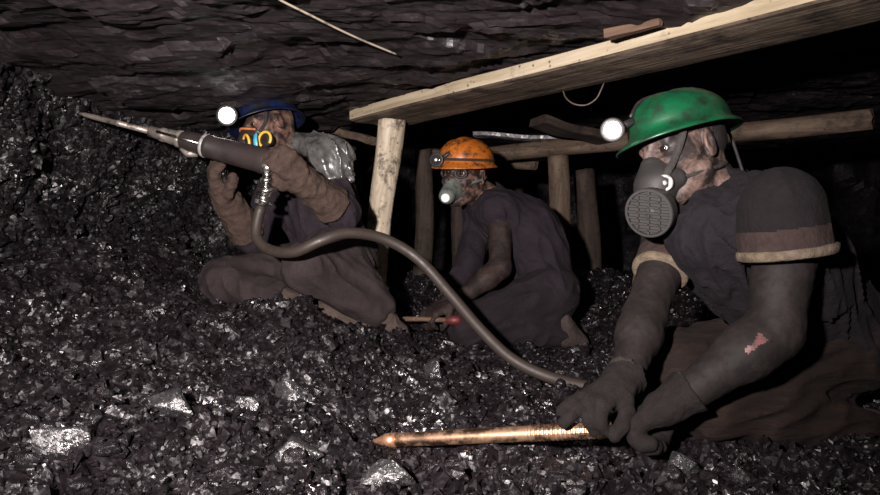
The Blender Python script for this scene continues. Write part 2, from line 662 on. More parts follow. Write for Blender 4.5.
M['hose'] = mat_plain('dusty_hose_rubber', (0.034, 0.0245, 0.0200), 0.5, (0.016, 0.012, 0.0105), (0.45, 0.7), 40)
M['plastic'] = mat_plain('crumpled_grey_plastic', (0.085, 0.084, 0.08), 0.3, (0.03, 0.028, 0.027), (0.45, 0.65), 20, 0.9, 0.5)
M['silver'] = mat_plain('silvery_plastic', (0.30, 0.29, 0.28), 0.35, (0.08, 0.075, 0.07), (0.5, 0.7), 60)
M['yellow'] = mat_plain('yellow_band', (0.75, 0.42, 0.03), 0.4, (0.3, 0.15, 0.03), (0.55, 0.75))
M['sky_band'] = mat_plain('light_blue_band', (0.06, 0.42, 0.62), 0.4, (0.04, 0.15, 0.3), (0.55, 0.75))
M['orange_band'] = mat_plain('orange_band', (0.55, 0.16, 0.04), 0.4, (0.2, 0.06, 0.02), (0.55, 0.75))
M['red'] = mat_plain('red_grip', (0.085, 0.010, 0.010), 0.55, (0.02, 0.006, 0.006), (0.5, 0.75))
M['lamp_on'] = mat_glow('lit_lamp_lens', (1.0, 0.98, 0.92), 9.0)
M['lamp_off'] = mat_plain('unlit_lamp_glass', (0.03, 0.03, 0.03), 0.1)
M['cable'] = mat_plain('pale_cable', (0.42, 0.36, 0.28), 0.5, (0.08, 0.06, 0.05), (0.5, 0.62), 9)
M['wire'] = mat_plain('rusty_wire', (0.10, 0.075, 0.06), 0.5)
M['shiny_rock'] = mat_coal('glinting_roof_slab', (0.08, 0.08, 0.085), (0.26, 0.26, 0.27), (0.18, 0.4), ((12, 0.25), (50, 0.5)), 1.9, matte=1.8)

# ------------------------------------------------------------------ ground relief
CP = np.array([
    (0, 1.3, .085), (0.3, 1.5, .10), (.8, 1.2, .07), (1.3, 1.3, .06), (-0.6, 1.2, .08), (-1.2, 1.2, .15), (-.1, 1.7, .075), (.3, 1.75, .095),
    (-.45, 1.75, .14), (-0.5, 2.05, .19), (-.1, 2.1, .12), (.3, 2.2, .10), (-.2, 2.78, .215), (-.36, 2.66, .285), (-.52, 2.46, .375), (-.85, 2.75, .345),
    (-.65, 2.62, .355), (-.42, 2.78, .21), (-.3, 2.85, .21),
    (-.45, 2.2, .27), (-.8, 2.2, .34), (-1.0, 2.5, .43), (-1.3, 2.6, .58), (-1.45, 2.2, .46), (-1.2, 1.8, .32), (-.9, 1.6, .20), (-1.6, 1.7, .40),
    (.1, 2.95, .135), (.45, 3.1, .115), (.55, 3.3, .12), (.2, 3.3, .15), (.1, 2.5, .12), (.65, 2.6, .12), (.9, 2.5, .18), (.75, 2.35, .15),
    (.6, 1.7, .115), (.95, 1.75, .12), (1.3, 1.8, .12), (.62, 2.0, .13), (1.4, 2.4, .13), (.6, 1.45, .12), (.5, 1.2, .075),
    (-.12, 3.3, .26), (-.1, 4.2, .40), (.2, 4.4, .36), (.68, 4.1, .42), (.85, 4.3, .42), (.72, 3.7, .24), (1.1, 4.0, .38), (1.6, 3.4, .2),
    (-.6, 3.2, .30), (-.9, 3.2, .45), (-.7, 3.9, .45), (-1.2, 3.1, .60), (1.0, 5.5, .3), (2.4, 4, .2), (2.4, 6, .25), (0, 6, .3), (2.6, 2, .12),
    (0, .6, .06), (-1.2, .7, .1), (1.2, .7, .06), (2.5, .8, .08), (-1.7, 3.3, .7), (3.4, 3, .2), (3.4, 6, .3), (-.8, 6, .4), (1.6, 7.3, .3)])


def floor_base(x, y):
    num = np.zeros(np.shape(x))
    den = np.zeros(np.shape(x))
    for cx, cy, cz in CP:
        d2 = (x - cx) ** 2 + (y - cy) ** 2
        w = 1.0 / (d2 + 0.012) ** 1.6
        num = num + w * cz
        den = den + w
    return num / den


def floor_rough(x, y):
    p = np.stack([x * 6, y * 6, np.zeros_like(x)], -1)
    return 0.022 * fbm(p, 4, 3) + 0.030 * facets(x, y, 0.11, 5) + 0.018 * facets(x, y, 0.05, 8)


def build_floor():
    xs = np.arange(-2.1, 4.02, 0.014)
    ys = np.concatenate([np.arange(0.45, 3.6, 0.014), np.arange(3.6, 7.6, 0.03)])
    X, Y = np.meshgrid(xs, ys, indexing='ij')
    Z = floor_base(X, Y) + floor_rough(X, Y)
    V = np.stack([X, Y, Z], -1).reshape(-1, 3)
    nx, ny = X.shape
    I = np.arange(nx * ny).reshape(nx, ny)
    a, b, c, d = I[:-1, :-1].ravel(), I[1:, :-1].ravel(), I[1:, 1:].ravel(), I[:-1, 1:].ravel()
    T = np.concatenate([np.stack([a, b, c], -1), np.stack([a, c, d], -1)])
    o = link_mesh('floor', V, T, M['coal_floor'], origin=A(0, 0, 0), smooth=False)
    o['kind'] = 'structure'


def floor_z(x, y):
    x, y = np.atleast_1d(np.asarray(x, float)), np.atleast_1d(np.asarray(y, float))
    return floor_base(x, y) + floor_rough(x, y)


# plan line of the coal face on the left
WALL = spline([(-1.5, .40, 0), (-1.62, 1.3, 0), (-1.58, 2.0, 0), (-1.50, 2.5, 0), (-1.46, 2.85, 0), (-1.28, 3.25, 0), (-1.05, 3.6, 0), (-.8, 4.1, 0), (-.75, 5.0, 0),
               (-.9, 6.2, 0), (-.95, 7.6, 0)], 0.016)


def build_walls():
    pl = WALL
    t = np.gradient(pl, axis=0)
    t /= np.linalg.norm(t, axis=1)[:, None]
    nv = np.stack([t[:, 1], -t[:, 0]], -1)      # into the gallery
    s = np.concatenate([[0], np.cumsum(np.linalg.norm(np.diff(pl, axis=0), axis=1))])
    zs = np.arange(-0.1, 1.75, 0.016)
    S, Z = np.meshgrid(s, zs, indexing='ij')
    off = 0.06 * fbm(np.stack([S * 2.2, Z * 2.2, S * 0], -1), 4, 21) + 0.075 * facets(S, Z, 0.17, 31) + 0.035 * facets(S, Z, 0.06, 35)
    lean = np.clip(Z - 0.7, 0, 1) * 0.25           # the face leans out under the roof
    lean = lean - np.clip(0.65 - Z, 0, 1) * -0.25
    D = off + lean
    V = np.stack([pl[:, None, 0] + nv[:, None, 0] * D, pl[:, None, 1] + nv[:, None, 1] * D, Z], -1)
    nx, ny = S.shape
    I = np.arange(nx * ny).reshape(nx, ny)
    a, b, c, d = I[:-1, :-1].ravel(), I[1:, :-1].ravel(), I[1:, 1:].ravel(), I[:-1, 1:].ravel()
    T = np.concatenate([np.stack([a, c, b], -1), np.stack([a, d, c], -1)])
    o = link_mesh('wall_left', V.reshape(-1, 3), T, M['coal_wall'], origin=A(0, 0, 0), smooth=False)
    o['kind'] = 'structure'
    wallpts = V.reshape(-1, 3)
    # far and right walls
    for name, p0, p1 in (('wall_back', (-1.2, 7.5), (4.0, 7.5)), ('wall_right', (3.9, 7.6), (3.9, 0.4))):
        L = math.dist(p0, p1)
        s2 = np.arange(0, L, 0.06)
        z2 = np.arange(-0.1, 2.0, 0.06)
        S2, Z2 = np.meshgrid(s2, z2, indexing='ij')
        dx, dy = (p1[0] - p0[0]) / L, (p1[1] - p0[1]) / L
        o2 = 0.16 * facets(S2, Z2, 0.35, 41) + 0.1 * fbm(np.stack([S2 * 2, Z2 * 2, S2 * 0 + L], -1), 3, 44)
        V2 = np.stack([p0[0] + dx * S2 + dy * o2, p0[1] + dy * S2 - dx * o2, Z2], -1)
        nx, ny = S2.shape
        I = np.arange(nx * ny).reshape(nx, ny)
        Q = np.stack([I[:-1, :-1].ravel(), I[1:, :-1].ravel(), I[1:, 1:].ravel(), I[:-1, 1:].ravel()], -1)
        o = link_mesh(name, V2.reshape(-1, 3), Q, M['far_rock'], origin=A(0, 0, 0), smooth=False)
        o['kind'] = 'structure'
    return wallpts, nv


def roof_base(x, y):
    # the roof is lowest over the coal face, rises behind the timber cap
    side = (x - (-.41)) * 0.771 + (y - 3.3) * 0.636          # distance behind the long cap beam
    return 1.195 + 0.22 / (1 + np.exp(-(side - 0.45) * 12)) - 0.10 * np.exp(-((x + 1.35) ** 2 + (y - 3.1) ** 2) / 0.6)


def build_ceiling():
    xs = np.arange(-2.1, 4.1, 0.02)
    ys = np.concatenate([np.arange(0.45, 4.2, 0.02), np.arange(4.2, 7.7, 0.05)])
    X, Y = np.meshgrid(xs, ys, indexing='ij')
    # bedding: long shallow scales lying across the gallery
    U, W = X * 0.55 + Y * 0.25, Y
    Z = roof_base(X, Y) + 0.024 * facets(U, W, 0.22, 61) + 0.014 * facets(U * 1.2, W, 0.08, 63) + 0.042 * fbm(np.stack([X * 2.5, Y * 7, X * 0], -1), 5, 66)
    V = np.stack([X, Y, Z], -1).reshape(-1, 3)
    nx, ny = X.shape
    I = np.arange(nx * ny).reshape(nx, ny)
    a, b, c, d = I[:-1, :-1].ravel(), I[1:, :-1].ravel(), I[1:, 1:].ravel(), I[:-1, 1:].ravel()
    T = np.concatenate([np.stack([a, c, b], -1), np.stack([a, d, c], -1)])
    o = link_mesh('ceiling', V, T, M['roof_rock'], origin=A(0, 0, 0), smooth=False)
    o['kind'] = 'structure'


# ------------------------------------------------------------------ coal
def chips(name, pos, size, mat, label):
    n = len(pos)
    base = np.array([(-1, -1, -1), (1, -1, -1), (1, 1, -1), (-1, 1, -1), (-1, -1, 1), (1, -1, 1), (1, 1, 1), (-1, 1, 1)], float) * 0.5
    tri = np.array([(0, 2, 1), (0, 3, 2), (4, 5, 6), (4, 6, 7), (0, 1, 5), (0, 5, 4), (1, 2, 6), (1, 6, 5), (2, 3, 7), (2, 7, 6), (3, 0, 4), (3, 4, 7)])
    Vb = base[None] + RNG.uniform(-0.28, 0.28, (n, 8, 3))
    sc = RNG.uniform(0.5, 1.3, (n, 1, 3)) * size[:, None, None]
    q = RNG.normal(size=(n, 4))
    q /= np.linalg.norm(q, axis=1)[:, None]
    w, x, y, z = q.T
    R = np.stack([np.stack([1 - 2 * (y * y + z * z), 2 * (x * y - z * w), 2 * (x * z + y * w)], -1),
                  np.stack([2 * (x * y + z * w), 1 - 2 * (x * x + z * z), 2 * (y * z - x * w)], -1),
                  np.stack([2 * (x * z - y * w), 2 * (y * z + x * w), 1 - 2 * (x * x + y * y)], -1)], 1)
    V = np.einsum('nij,nkj->nki', R, Vb * sc) + pos[:, None, :]
    T = tri[None] + (np.arange(n) * 8)[:, None, None]
    o = link_mesh(name, V.reshape(-1, 3), T.reshape(-1, 3), mat, origin=A(0, 0, 0), smooth=False)
    tag(o, label, 'coal', kind='stuff')


def lump_mesh(seed, flat=0.75, n=22):
    r = np.random.default_rng(seed)
    p = r.normal(size=(n, 3))
    p /= np.linalg.norm(p, axis=1)[:, None]
    p *= r.uniform(0.8, 1.0, (n, 1)) * A(1.0, r.uniform(.6, .9), flat * r.uniform(.7, 1))
    bm = bmesh.new()
    for v in p:
        bm.verts.new(v * 0.5)
    bmesh.ops.convex_hull(bm, input=bm.verts)
    for v in [v for v in bm.verts if not v.link_faces]:
        bm.verts.remove(v)
    bmesh.ops.bevel(bm, geom=list(bm.edges), offset=0.02, segments=1, affect='EDGES')
    me = bpy.data.meshes.new('coal_lump')
    bm.to_mesh(me)
    bm.free()
    return me


def build_coal(wallpts):
    # loose small coal all over the heap, thinning with distance
    n = 46000
    d = 0.9 + 5.0 * RNG.uniform(0, 1, n) ** 1.9
    px = RNG.uniform(-260, 1050, n)
    x = (px - 440) / F * d
    ok = (x > np.interp(d, WALL[:, 1], WALL[:, 0]) + 0.06) & (x < 3.6)
    x, d = x[ok], d[ok]
    z = floor_z(x, d)
    s = RNG.uniform(0.005, 0.013, len(x)) * np.where(RNG.uniform(size=len(x)) < 0.10, 2.2, 1.0)
    # thin between hands and knees stays: tiny bits only
    chips('coal_rubble', np.stack([x, d, z + s * 0.1], -1), s, M['coal_chip'], 'small broken black coal covering the whole heap and floor')
    # crumbs that stick out of the coal face
    w = wallpts[(wallpts[:, 1] > 1.0) & (wallpts[:, 1] < 4.4) & (wallpts[:, 2] < 1.15) & (wallpts[:, 2] > 0.3)]
    w = w[RNG.integers(0, len(w), 5000)]
    s = RNG.uniform(0.008, 0.026, len(w))
    chips('coal_crust', w + RNG.normal(size=w.shape) * 0.006, s, M['coal_chip'], 'crumbling coal fragments bedded in the coal face on the left')
    # single lumps
    mats = []
    for k in range(7):
        me = lump_mesh(100 + k)
        me.materials.append(M['coal_lump'])
        mats.append(me)
    k = 0
    proto = {}
    while k < 240:
        dd = 1.05 + 2.6 * random.random() ** 1.3
        pxx = random.uniform(-10, 760)
        xx = (pxx - 440) / F * dd
        if xx < np.interp(dd, WALL[:, 1], WALL[:, 0]) + 0.12:
            continue
        if dd > 2.3 and xx > -1.0 and xx < 0.7 and random.random() < 0.7:
            continue
        zz = float(floor_z(xx, dd)[0])
        yy = 247.5 - (zz - CAMZ) * F / dd
        if yy > 500 or (340 < pxx < 700 and 395 < yy < 470):
            continue
        sz = random.uniform(0.028, 0.062)
        mi = random.randrange(7)
        if mi not in proto:
            o = bpy.data.objects.new('coal_lump', mats[mi])
            proto[mi] = o
        else:
            o = proto[mi].copy()
        C.objects.link(o)
        o.location = (xx, dd, zz + sz * 0.12)
        o.scale = (sz * random.uniform(.8, 1.3), sz * random.uniform(.8, 1.3), sz)
        o.rotation_euler = (random.uniform(-.6, .6), random.uniform(-.6, .6), random.uniform(0, 6.28))
        tag(o, 'fist-sized or smaller dull black coal lump half sunk in the heap', 'coal', 'coal lumps on the heap')
        k += 1
    # lumps that flash back the light
    me_s = []
    for k in range(5):
        me = lump_mesh(300 + k, 0.6, 13)
        me.materials.append(M['coal_shiny'])
        me_s.append(me)
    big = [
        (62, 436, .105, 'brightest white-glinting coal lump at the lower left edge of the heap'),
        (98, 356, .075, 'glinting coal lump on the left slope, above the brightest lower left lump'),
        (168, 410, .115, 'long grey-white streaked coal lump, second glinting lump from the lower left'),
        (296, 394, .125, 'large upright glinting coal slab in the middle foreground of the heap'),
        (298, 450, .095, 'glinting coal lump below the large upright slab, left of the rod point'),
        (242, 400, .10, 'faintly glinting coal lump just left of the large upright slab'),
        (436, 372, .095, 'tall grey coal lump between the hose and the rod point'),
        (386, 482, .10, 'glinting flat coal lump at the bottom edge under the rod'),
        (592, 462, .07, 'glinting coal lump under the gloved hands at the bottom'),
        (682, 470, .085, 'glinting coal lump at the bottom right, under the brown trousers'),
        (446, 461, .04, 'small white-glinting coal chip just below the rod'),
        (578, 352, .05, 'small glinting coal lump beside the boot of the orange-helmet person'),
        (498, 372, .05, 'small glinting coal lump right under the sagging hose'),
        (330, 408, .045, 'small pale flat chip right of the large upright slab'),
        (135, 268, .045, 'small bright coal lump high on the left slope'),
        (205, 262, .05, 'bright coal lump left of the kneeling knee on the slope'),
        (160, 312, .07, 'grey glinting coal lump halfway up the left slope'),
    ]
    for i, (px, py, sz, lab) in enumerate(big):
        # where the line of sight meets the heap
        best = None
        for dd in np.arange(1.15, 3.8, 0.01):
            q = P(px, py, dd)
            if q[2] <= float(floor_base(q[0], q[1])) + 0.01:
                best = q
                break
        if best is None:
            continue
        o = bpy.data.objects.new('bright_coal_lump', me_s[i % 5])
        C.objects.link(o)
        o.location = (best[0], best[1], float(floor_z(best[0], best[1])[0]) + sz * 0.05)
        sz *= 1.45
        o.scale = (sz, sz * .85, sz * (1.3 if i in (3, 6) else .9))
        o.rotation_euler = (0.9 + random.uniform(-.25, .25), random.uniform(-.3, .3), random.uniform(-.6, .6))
        tag(o, lab, 'coal')


# ------------------------------------------------------------------ timber
def timber(name, a, b, ra, rb, mat, label, cat, group=None, n=20, rough=0.05, bend=0.01, seed=1, square=0.0, step=0.03, flat=None):
    """a log (square=0) or sawn baulk (square=1) from a to b; ra/rb radius, or (half width, half height)"""
    a, b = np.asarray(a, float), np.asarray(b, float)
    L = np.linalg.norm(b - a)
    ra = ra if isinstance(ra, tuple) else (ra, ra)
    rb = rb if isinstance(rb, tuple) else (rb, rb)
    m = max(4, int(L / step))
    r = np.random.default_rng(seed)
    nper = n if square == 0 else 40
    ang = np.linspace(0, 2 * math.pi, nper, endpoint=False)
    V = []
    ph = r.uniform(0, 6, 4)
    for i in range(m + 1):
        t = i / m
        w, h = ra[0] + (rb[0] - ra[0]) * t, ra[1] + (rb[1] - ra[1]) * t
        cx = bend * math.sin(t * 3.1 + ph[0]) + bend * .4 * math.sin(t * 9 + ph[1])
        cy = bend * math.sin(t * 2.6 + ph[2]) + bend * .4 * math.sin(t * 8 + ph[3])
        for q in ang:
            c, s = math.cos(q), math.sin(q)
            if square:
                e = 9.0
                k = (abs(c) ** e + abs(s) ** e) ** (-1 / e)
            else:
                k = 1.0
            V.append((c * k * w, s * k * h, t * L, cx, cy))
    V = np.array(V)
    nz = fbm(np.stack([V[:, 0] * 9 + seed * 3.1, V[:, 1] * 9, V[:, 2] * 3.0], -1), 4, seed)
    kn = 1 + rough * nz
    X = V[:, 0] * kn + V[:, 3]
    Y = V[:, 1] * kn + V[:, 4]
    # ragged ends
    e0 = np.arange(len(V)) < nper
    e1 = np.arange(len(V)) >= m * nper
    Z = V[:, 2] + np.where(e0 | e1, 0.012 * vnoise(np.stack([V[:, 0] * 30, V[:, 1] * 30, V[:, 2]], -1), seed), 0)
    Vl = np.stack([X, Y, Z], -1)
    Fc = []
    for i in range(m):
        for j in range(nper):
            k = (j + 1) % nper
            Fc.append((i * nper + j, i * nper + k, (i + 1) * nper + k, (i + 1) * nper + j))
    Fc.append(tuple(range(nper - 1, -1, -1)))
    Fc.append(tuple(m * nper + j for j in range(nper)))
    me = bpy.data.meshes.new(name)
    me.from_pydata([tuple(v) for v in Vl], [], Fc)
    me.update()
    me.materials.append(mat)
    me.polygons.foreach_set('use_smooth', np.full(len(me.polygons), square == 0.0, dtype=bool))
    if square == 0:
        me.polygons[-1].use_smooth = me.polygons[-2].use_smooth = False
    o = bpy.data.objects.new(name, me)
    C.objects.link(o)
    u, v, w = frame(b - a)
    Mx = Matrix(((u[0], v[0], w[0], a[0]), (u[1], v[1], w[1], a[1]), (u[2], v[2], w[2], a[2]), (0, 0, 0, 1)))
    o.matrix_world = Mx
    tag(o, label, cat, group)
    ORG[o.name] = a
    return o


M['wood_under'] = mat_wood('dark_rough_timber', (0.05, 0.035, 0.026), (0.13, 0.095, 0.07), (0.24, 0.19, 0.14), (22, 22, 1.6), (0.02, 0.015, 0.012), (0.46, 0.66), 1.0, 9)


def build_timber():
    # long sawn cap across the roof: near lower edge from (-.41,3.30) to (1.3,1.23), under-face at z=1.13
    dirv = nrm(A(1.116, -1.353, 0))
    nb = A(.771, .636, 0)
    w, h = 0.30, 0.058
    st = A(-.41, 3.30, 1.13) + nb * w / 2 + A(0, 0, h / 2)
    en = st + dirv * 2.75
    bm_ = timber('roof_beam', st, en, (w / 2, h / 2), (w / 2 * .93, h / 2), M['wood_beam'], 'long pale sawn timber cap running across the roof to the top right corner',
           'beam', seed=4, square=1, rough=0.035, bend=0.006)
    # only the edge is pale; broad faces below and above use darker, browner wood
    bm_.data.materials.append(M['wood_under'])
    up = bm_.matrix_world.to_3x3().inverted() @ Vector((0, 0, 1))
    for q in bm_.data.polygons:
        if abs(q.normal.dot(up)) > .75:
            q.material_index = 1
    # second line: round log
    timber('roof_beam', A(.02, 4.55, 1.10), A(1.83, 3.04, 1.103), .048, .046, M['wood_far'], 'dim round log under the roof, behind the green helmet', 'beam', seed=8, bend=0.012)
    timber('roof_beam', P(432, 152, 4.9), P(536, 165, 4.45), .036, .032, M['wood_far'], 'short thin log ending in mid-air right of the orange helmet', 'beam', seed=9)
    timber('roof_plank', P(330, 132, 3.75), P(372, 140, 3.6), (.045, .02), (.045, .02), M['wood_far'], 'short pale board end left of the pale peeled post', 'plank', seed=12, square=1)
    timber('roof_plank', P(537, 120, 3.55), P(606, 141, 3.75), (.075, .022), (.07, .022), M['wood_dark'], 'dark board slanting under the roof beside the lit green helmet lamp', 'plank', seed=13, square=1)
    timber('roof_wedge', A(.485, 2.09, 1.168), A(.60, 1.98, 1.168), (.022, .014), (.009, .010), M['wood_brown'], 'small brown wood wedge between the pale cap and the roof', 'wedge', seed=14, square=1, bend=.001, rough=.04)
    timber('roof_plank', P(476, 137, 4.2), P(572, 137, 4.0), (.06, .012), (.05, .012), M['shiny_rock'], 'glinting pale slab lodged above the round log', 'slab', seed=15, square=1, rough=0.25)
    # posts
    b1 = P(374, 312, 3.3)
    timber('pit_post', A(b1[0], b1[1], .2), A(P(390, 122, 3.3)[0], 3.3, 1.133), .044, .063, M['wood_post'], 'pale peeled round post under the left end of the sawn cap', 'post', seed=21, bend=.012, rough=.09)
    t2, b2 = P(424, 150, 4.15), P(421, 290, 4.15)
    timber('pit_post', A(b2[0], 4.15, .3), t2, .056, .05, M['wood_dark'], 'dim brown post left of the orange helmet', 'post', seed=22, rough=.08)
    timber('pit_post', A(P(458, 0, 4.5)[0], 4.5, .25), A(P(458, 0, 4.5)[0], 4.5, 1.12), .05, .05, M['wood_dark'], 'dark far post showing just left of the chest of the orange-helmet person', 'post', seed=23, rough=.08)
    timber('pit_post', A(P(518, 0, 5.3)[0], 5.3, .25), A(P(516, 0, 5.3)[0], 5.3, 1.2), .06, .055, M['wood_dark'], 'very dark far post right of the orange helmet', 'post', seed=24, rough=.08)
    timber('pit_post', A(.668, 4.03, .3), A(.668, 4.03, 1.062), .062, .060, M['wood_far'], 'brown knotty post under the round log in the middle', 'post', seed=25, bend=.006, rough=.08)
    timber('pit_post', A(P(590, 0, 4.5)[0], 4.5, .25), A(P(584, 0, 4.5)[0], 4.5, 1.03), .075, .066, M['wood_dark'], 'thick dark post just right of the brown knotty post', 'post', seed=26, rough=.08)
    timber('leaning_brace', P(577, 292, 3.85), P(556, 236, 3.95), (.032, .014), (.03, .014), M['wood_far'], 'short board leaning at the foot of the brown knotty post', 'plank', seed=27, square=1)
    timber('broken_stake', P(641, 308, 2.9), P(640, 258, 2.95), .030, .026, M['wood_far'], 'short broken stake behind the bare arm of the green-helmet person', 'stake', seed=28, rough=.15)


build_floor()
wallpts, _nv = build_walls()
build_ceiling()
build_coal(wallpts)
build_timber()

# ------------------------------------------------------------------ people
def axes3(f, roll=0.0):
    f = nrm(f)
    l = nrm(np.cross(A(0, 0, 1), f))
    u = np.cross(f, l)
    if roll:
        c, s = math.cos(roll), math.sin(roll)
        l, u = l * c + u * s, u * c - l * s
    return f, l, u


class Head:
    def __init__(self, H, f, roll=0.0, s=1.0):
        self.H = np.asarray(H, float)
        self.f, self.l, self.u = axes3(f, roll)
        self.R = np.stack([self.f, self.l, self.u])
        self.s = s

    def w(self, x, y, z):
        return self.H + (self.f * x + self.l * y + self.u * z) * self.s

    def d(self, x, y, z):
        return nrm(self.f * x + self.l * y + self.u * z)


def head_prims(S, h, neck):
    s = h.s

    def el(c, r, k=0.02, sub=False):
        S.el(h.w(*c), h.R, np.array(r) * s, k, sub)

    el((-.012, 0, .048), (.098, .077, .088))
    el((.040, 0, -.005), (.062, .064, .075), .03)
    el((.046, 0, -.055), (.050, .052, .055), .03)
    S.rc(h.w(.088, 0, -.098), h.w(.08, 0, -.09), .020 * s, .022 * s, .025)          # chin
    for y in (-1, 1):
        S.rc(h.w(.008, y * .056, -.055), h.w(.07, y * .022, -.098), .02 * s, .018 * s, .03)   # jaw
        S.rc(h.w(.078, y * .042, -.022), h.w(.03, y * .064, -.012), .016 * s, .014 * s, .02)   # cheekbone
        S.rc(h.w(.095, y * .012, .030), h.w(.080, y * .046, .030), .010 * s, .009 * s, .014)   # brow
        el((.096, y * .031, .012), (.016, .017, .011), .012, True)                              # socket
        S.rc(h.w(.090, y * .018, .022), h.w(.082, y * .046, .020), .0045 * s, .0045 * s, .006)  # upper lid
        S.rc(h.w(.090, y * .018, .004), h.w(.082, y * .046, .004), .004 * s, .004 * s, .006)    # lower lid
        # ear
        Re = np.stack([h.d(.9, y * .35, .1), h.d(-.35, y * .9, 0), h.d(-.12, 0, 1)])
        S.el(h.w(-.008, y * .078, .002), Re, np.array((.021, .009, .034)) * s, .006)
        S.el(h.w(-.004, y * .087, .004), Re, np.array((.011, .007, .019)) * s, .006, True)
        S.el(h.w(.002, y * .080, -.003), Re, np.array((.006, .006, .008)) * s, .004)
    S.rc(h.w(.098, 0, .024), h.w(.118, 0, -.022), .009 * s, .012 * s, .014)           # nose
    for y in (-1, 1):
        S.rc(h.w(.104, y * .010, -.026), h.w(.100, y * .013, -.026), .009 * s, .009 * s, .008)
    S.rc(h.w(.094, -.018, -.062), h.w(.094, .018, -.062), .008 * s, .008 * s, .01)     # lips
    S.rc(h.w(.092, -.016, -.072), h.w(.092, .016, -.072), .008 * s, .008 * s, .008)
    S.rc(h.w(-.03, 0, -.03), neck, .056 * s, .058 * s, .035)
    S.rc(h.w(.02, 0, -.07), neck + (h.f * .02), .040 * s, .05 * s, .03)


def hand_prims(S, W, K, pn, side, curl=(.5, .8, .6), th=0.0, s=1.0, spread=1.0, k=0.008, idx_curl=None, thumb=(.6, .7)):
    """W wrist, K knuckle centre, pn the way the palm faces; side +1: index lies along cross(dir, pn)"""
    d = nrm(K - W)
    pn = nrm(pn - d * np.dot(pn, d))
    lat = np.cross(d, pn) * side
    pl = np.linalg.norm(K - W)
    off = (.030, .010, -.011, -.031)
    ln = (.074, .084, .077, .060)
    for o, L in zip(off, ln):
        S.rc(W + d * pl * .22 + lat * o * .62 * s, K + lat * o * s, (.0165 + th) * s, (.0125 + th) * s, .014)
        p = K + lat * o * s
        ang = 0
        c3 = idx_curl[off.index(o)] if idx_curl is not None else curl
        for seg, (fr, rr) in enumerate(((.46, .0108), (.30, .0098), (.24, .0085))):
            ang += c3[seg]
            dd = nrm((d + lat * o * 1.8 * (spread - 1) / .03 * .15) * math.cos(ang) + pn * math.sin(ang))
            q = p + dd * L * fr * s
            S.rc(p, q, (rr + .0008 + th) * s, (rr + th) * s, k)
            p = q
    b = W + d * pl * .30 + lat * .026 * s
    m = b + nrm(d * .6 + lat * thumb[0] + pn * .55) * .042 * s
    t = m + nrm(d * .75 + lat * .1 + pn * thumb[1]) * .034 * s
    e = t + nrm(d * .7 - lat * .25 + pn * thumb[1]) * .026 * s
    S.rc(b, m, (.017 + th) * s, (.0135 + th) * s, .014)
    S.rc(m, t, (.0125 + th) * s, (.0115 + th) * s, k)
    S.rc(t, e, (.0115 + th) * s, (.0095 + th) * s, k)


def torso_prims(S, J, off=0.0, k=.07, fat=1.0, chest=.118):
    sL, sR, hL, hR, nk = J['sL'], J['sR'], J['hL'], J['hR'], J['neck']
    ms, mh = (sL + sR) / 2, (hL + hR) / 2
    lat = nrm(sL - sR)
    lh = nrm(hL - hR)
    bow = J.get('bow', A(0, 0, 0))
    S.rc(ms + (sL - ms) * .78, ms + (sR - ms) * .78, .074 + off, .074 + off, k)
    for t, hw, r in ((.24, .075, chest - .008), (.45, .07, chest), (.70, .06, .106)):
        c = ms * (1 - t) + mh * t + bow * math.sin(math.pi * t)
        a = nrm(lat * (1 - t) + lh * t)
        S.rc(c + a * hw, c - a * hw, r * fat + off, r * fat + off, k)
    S.rc(hL, hR, .108 * fat + off, .108 * fat + off, k)
    S.rc(nk, sL, .05 + off, .058 + off, .05)
    S.rc(nk, sR, .05 + off, .058 + off, .05)


def arm_prims(S, s_, e, w, off=0.0, k=.03, sc=1.0):
    S.rc(s_, e, (.058 + off) * sc, (.044 + off) * sc, k)
    m = e + (w - e) * .28
    S.rc(e, m, (.043 + off) * sc, (.045 + off) * sc, k)
    S.rc(m, w, (.045 + off) * sc, (.029 + off) * sc, k)


def leg_prims(S, h, kn, a, off=0.0, k=.03):
    S.rc(h, kn, .086 + off, .060 + off, k)
    m = kn + (a - kn) * .3
    S.rc(kn, m, .056 + off, .056 + off, k)
    S.rc(m, a, .056 + off, .038 + off, k)


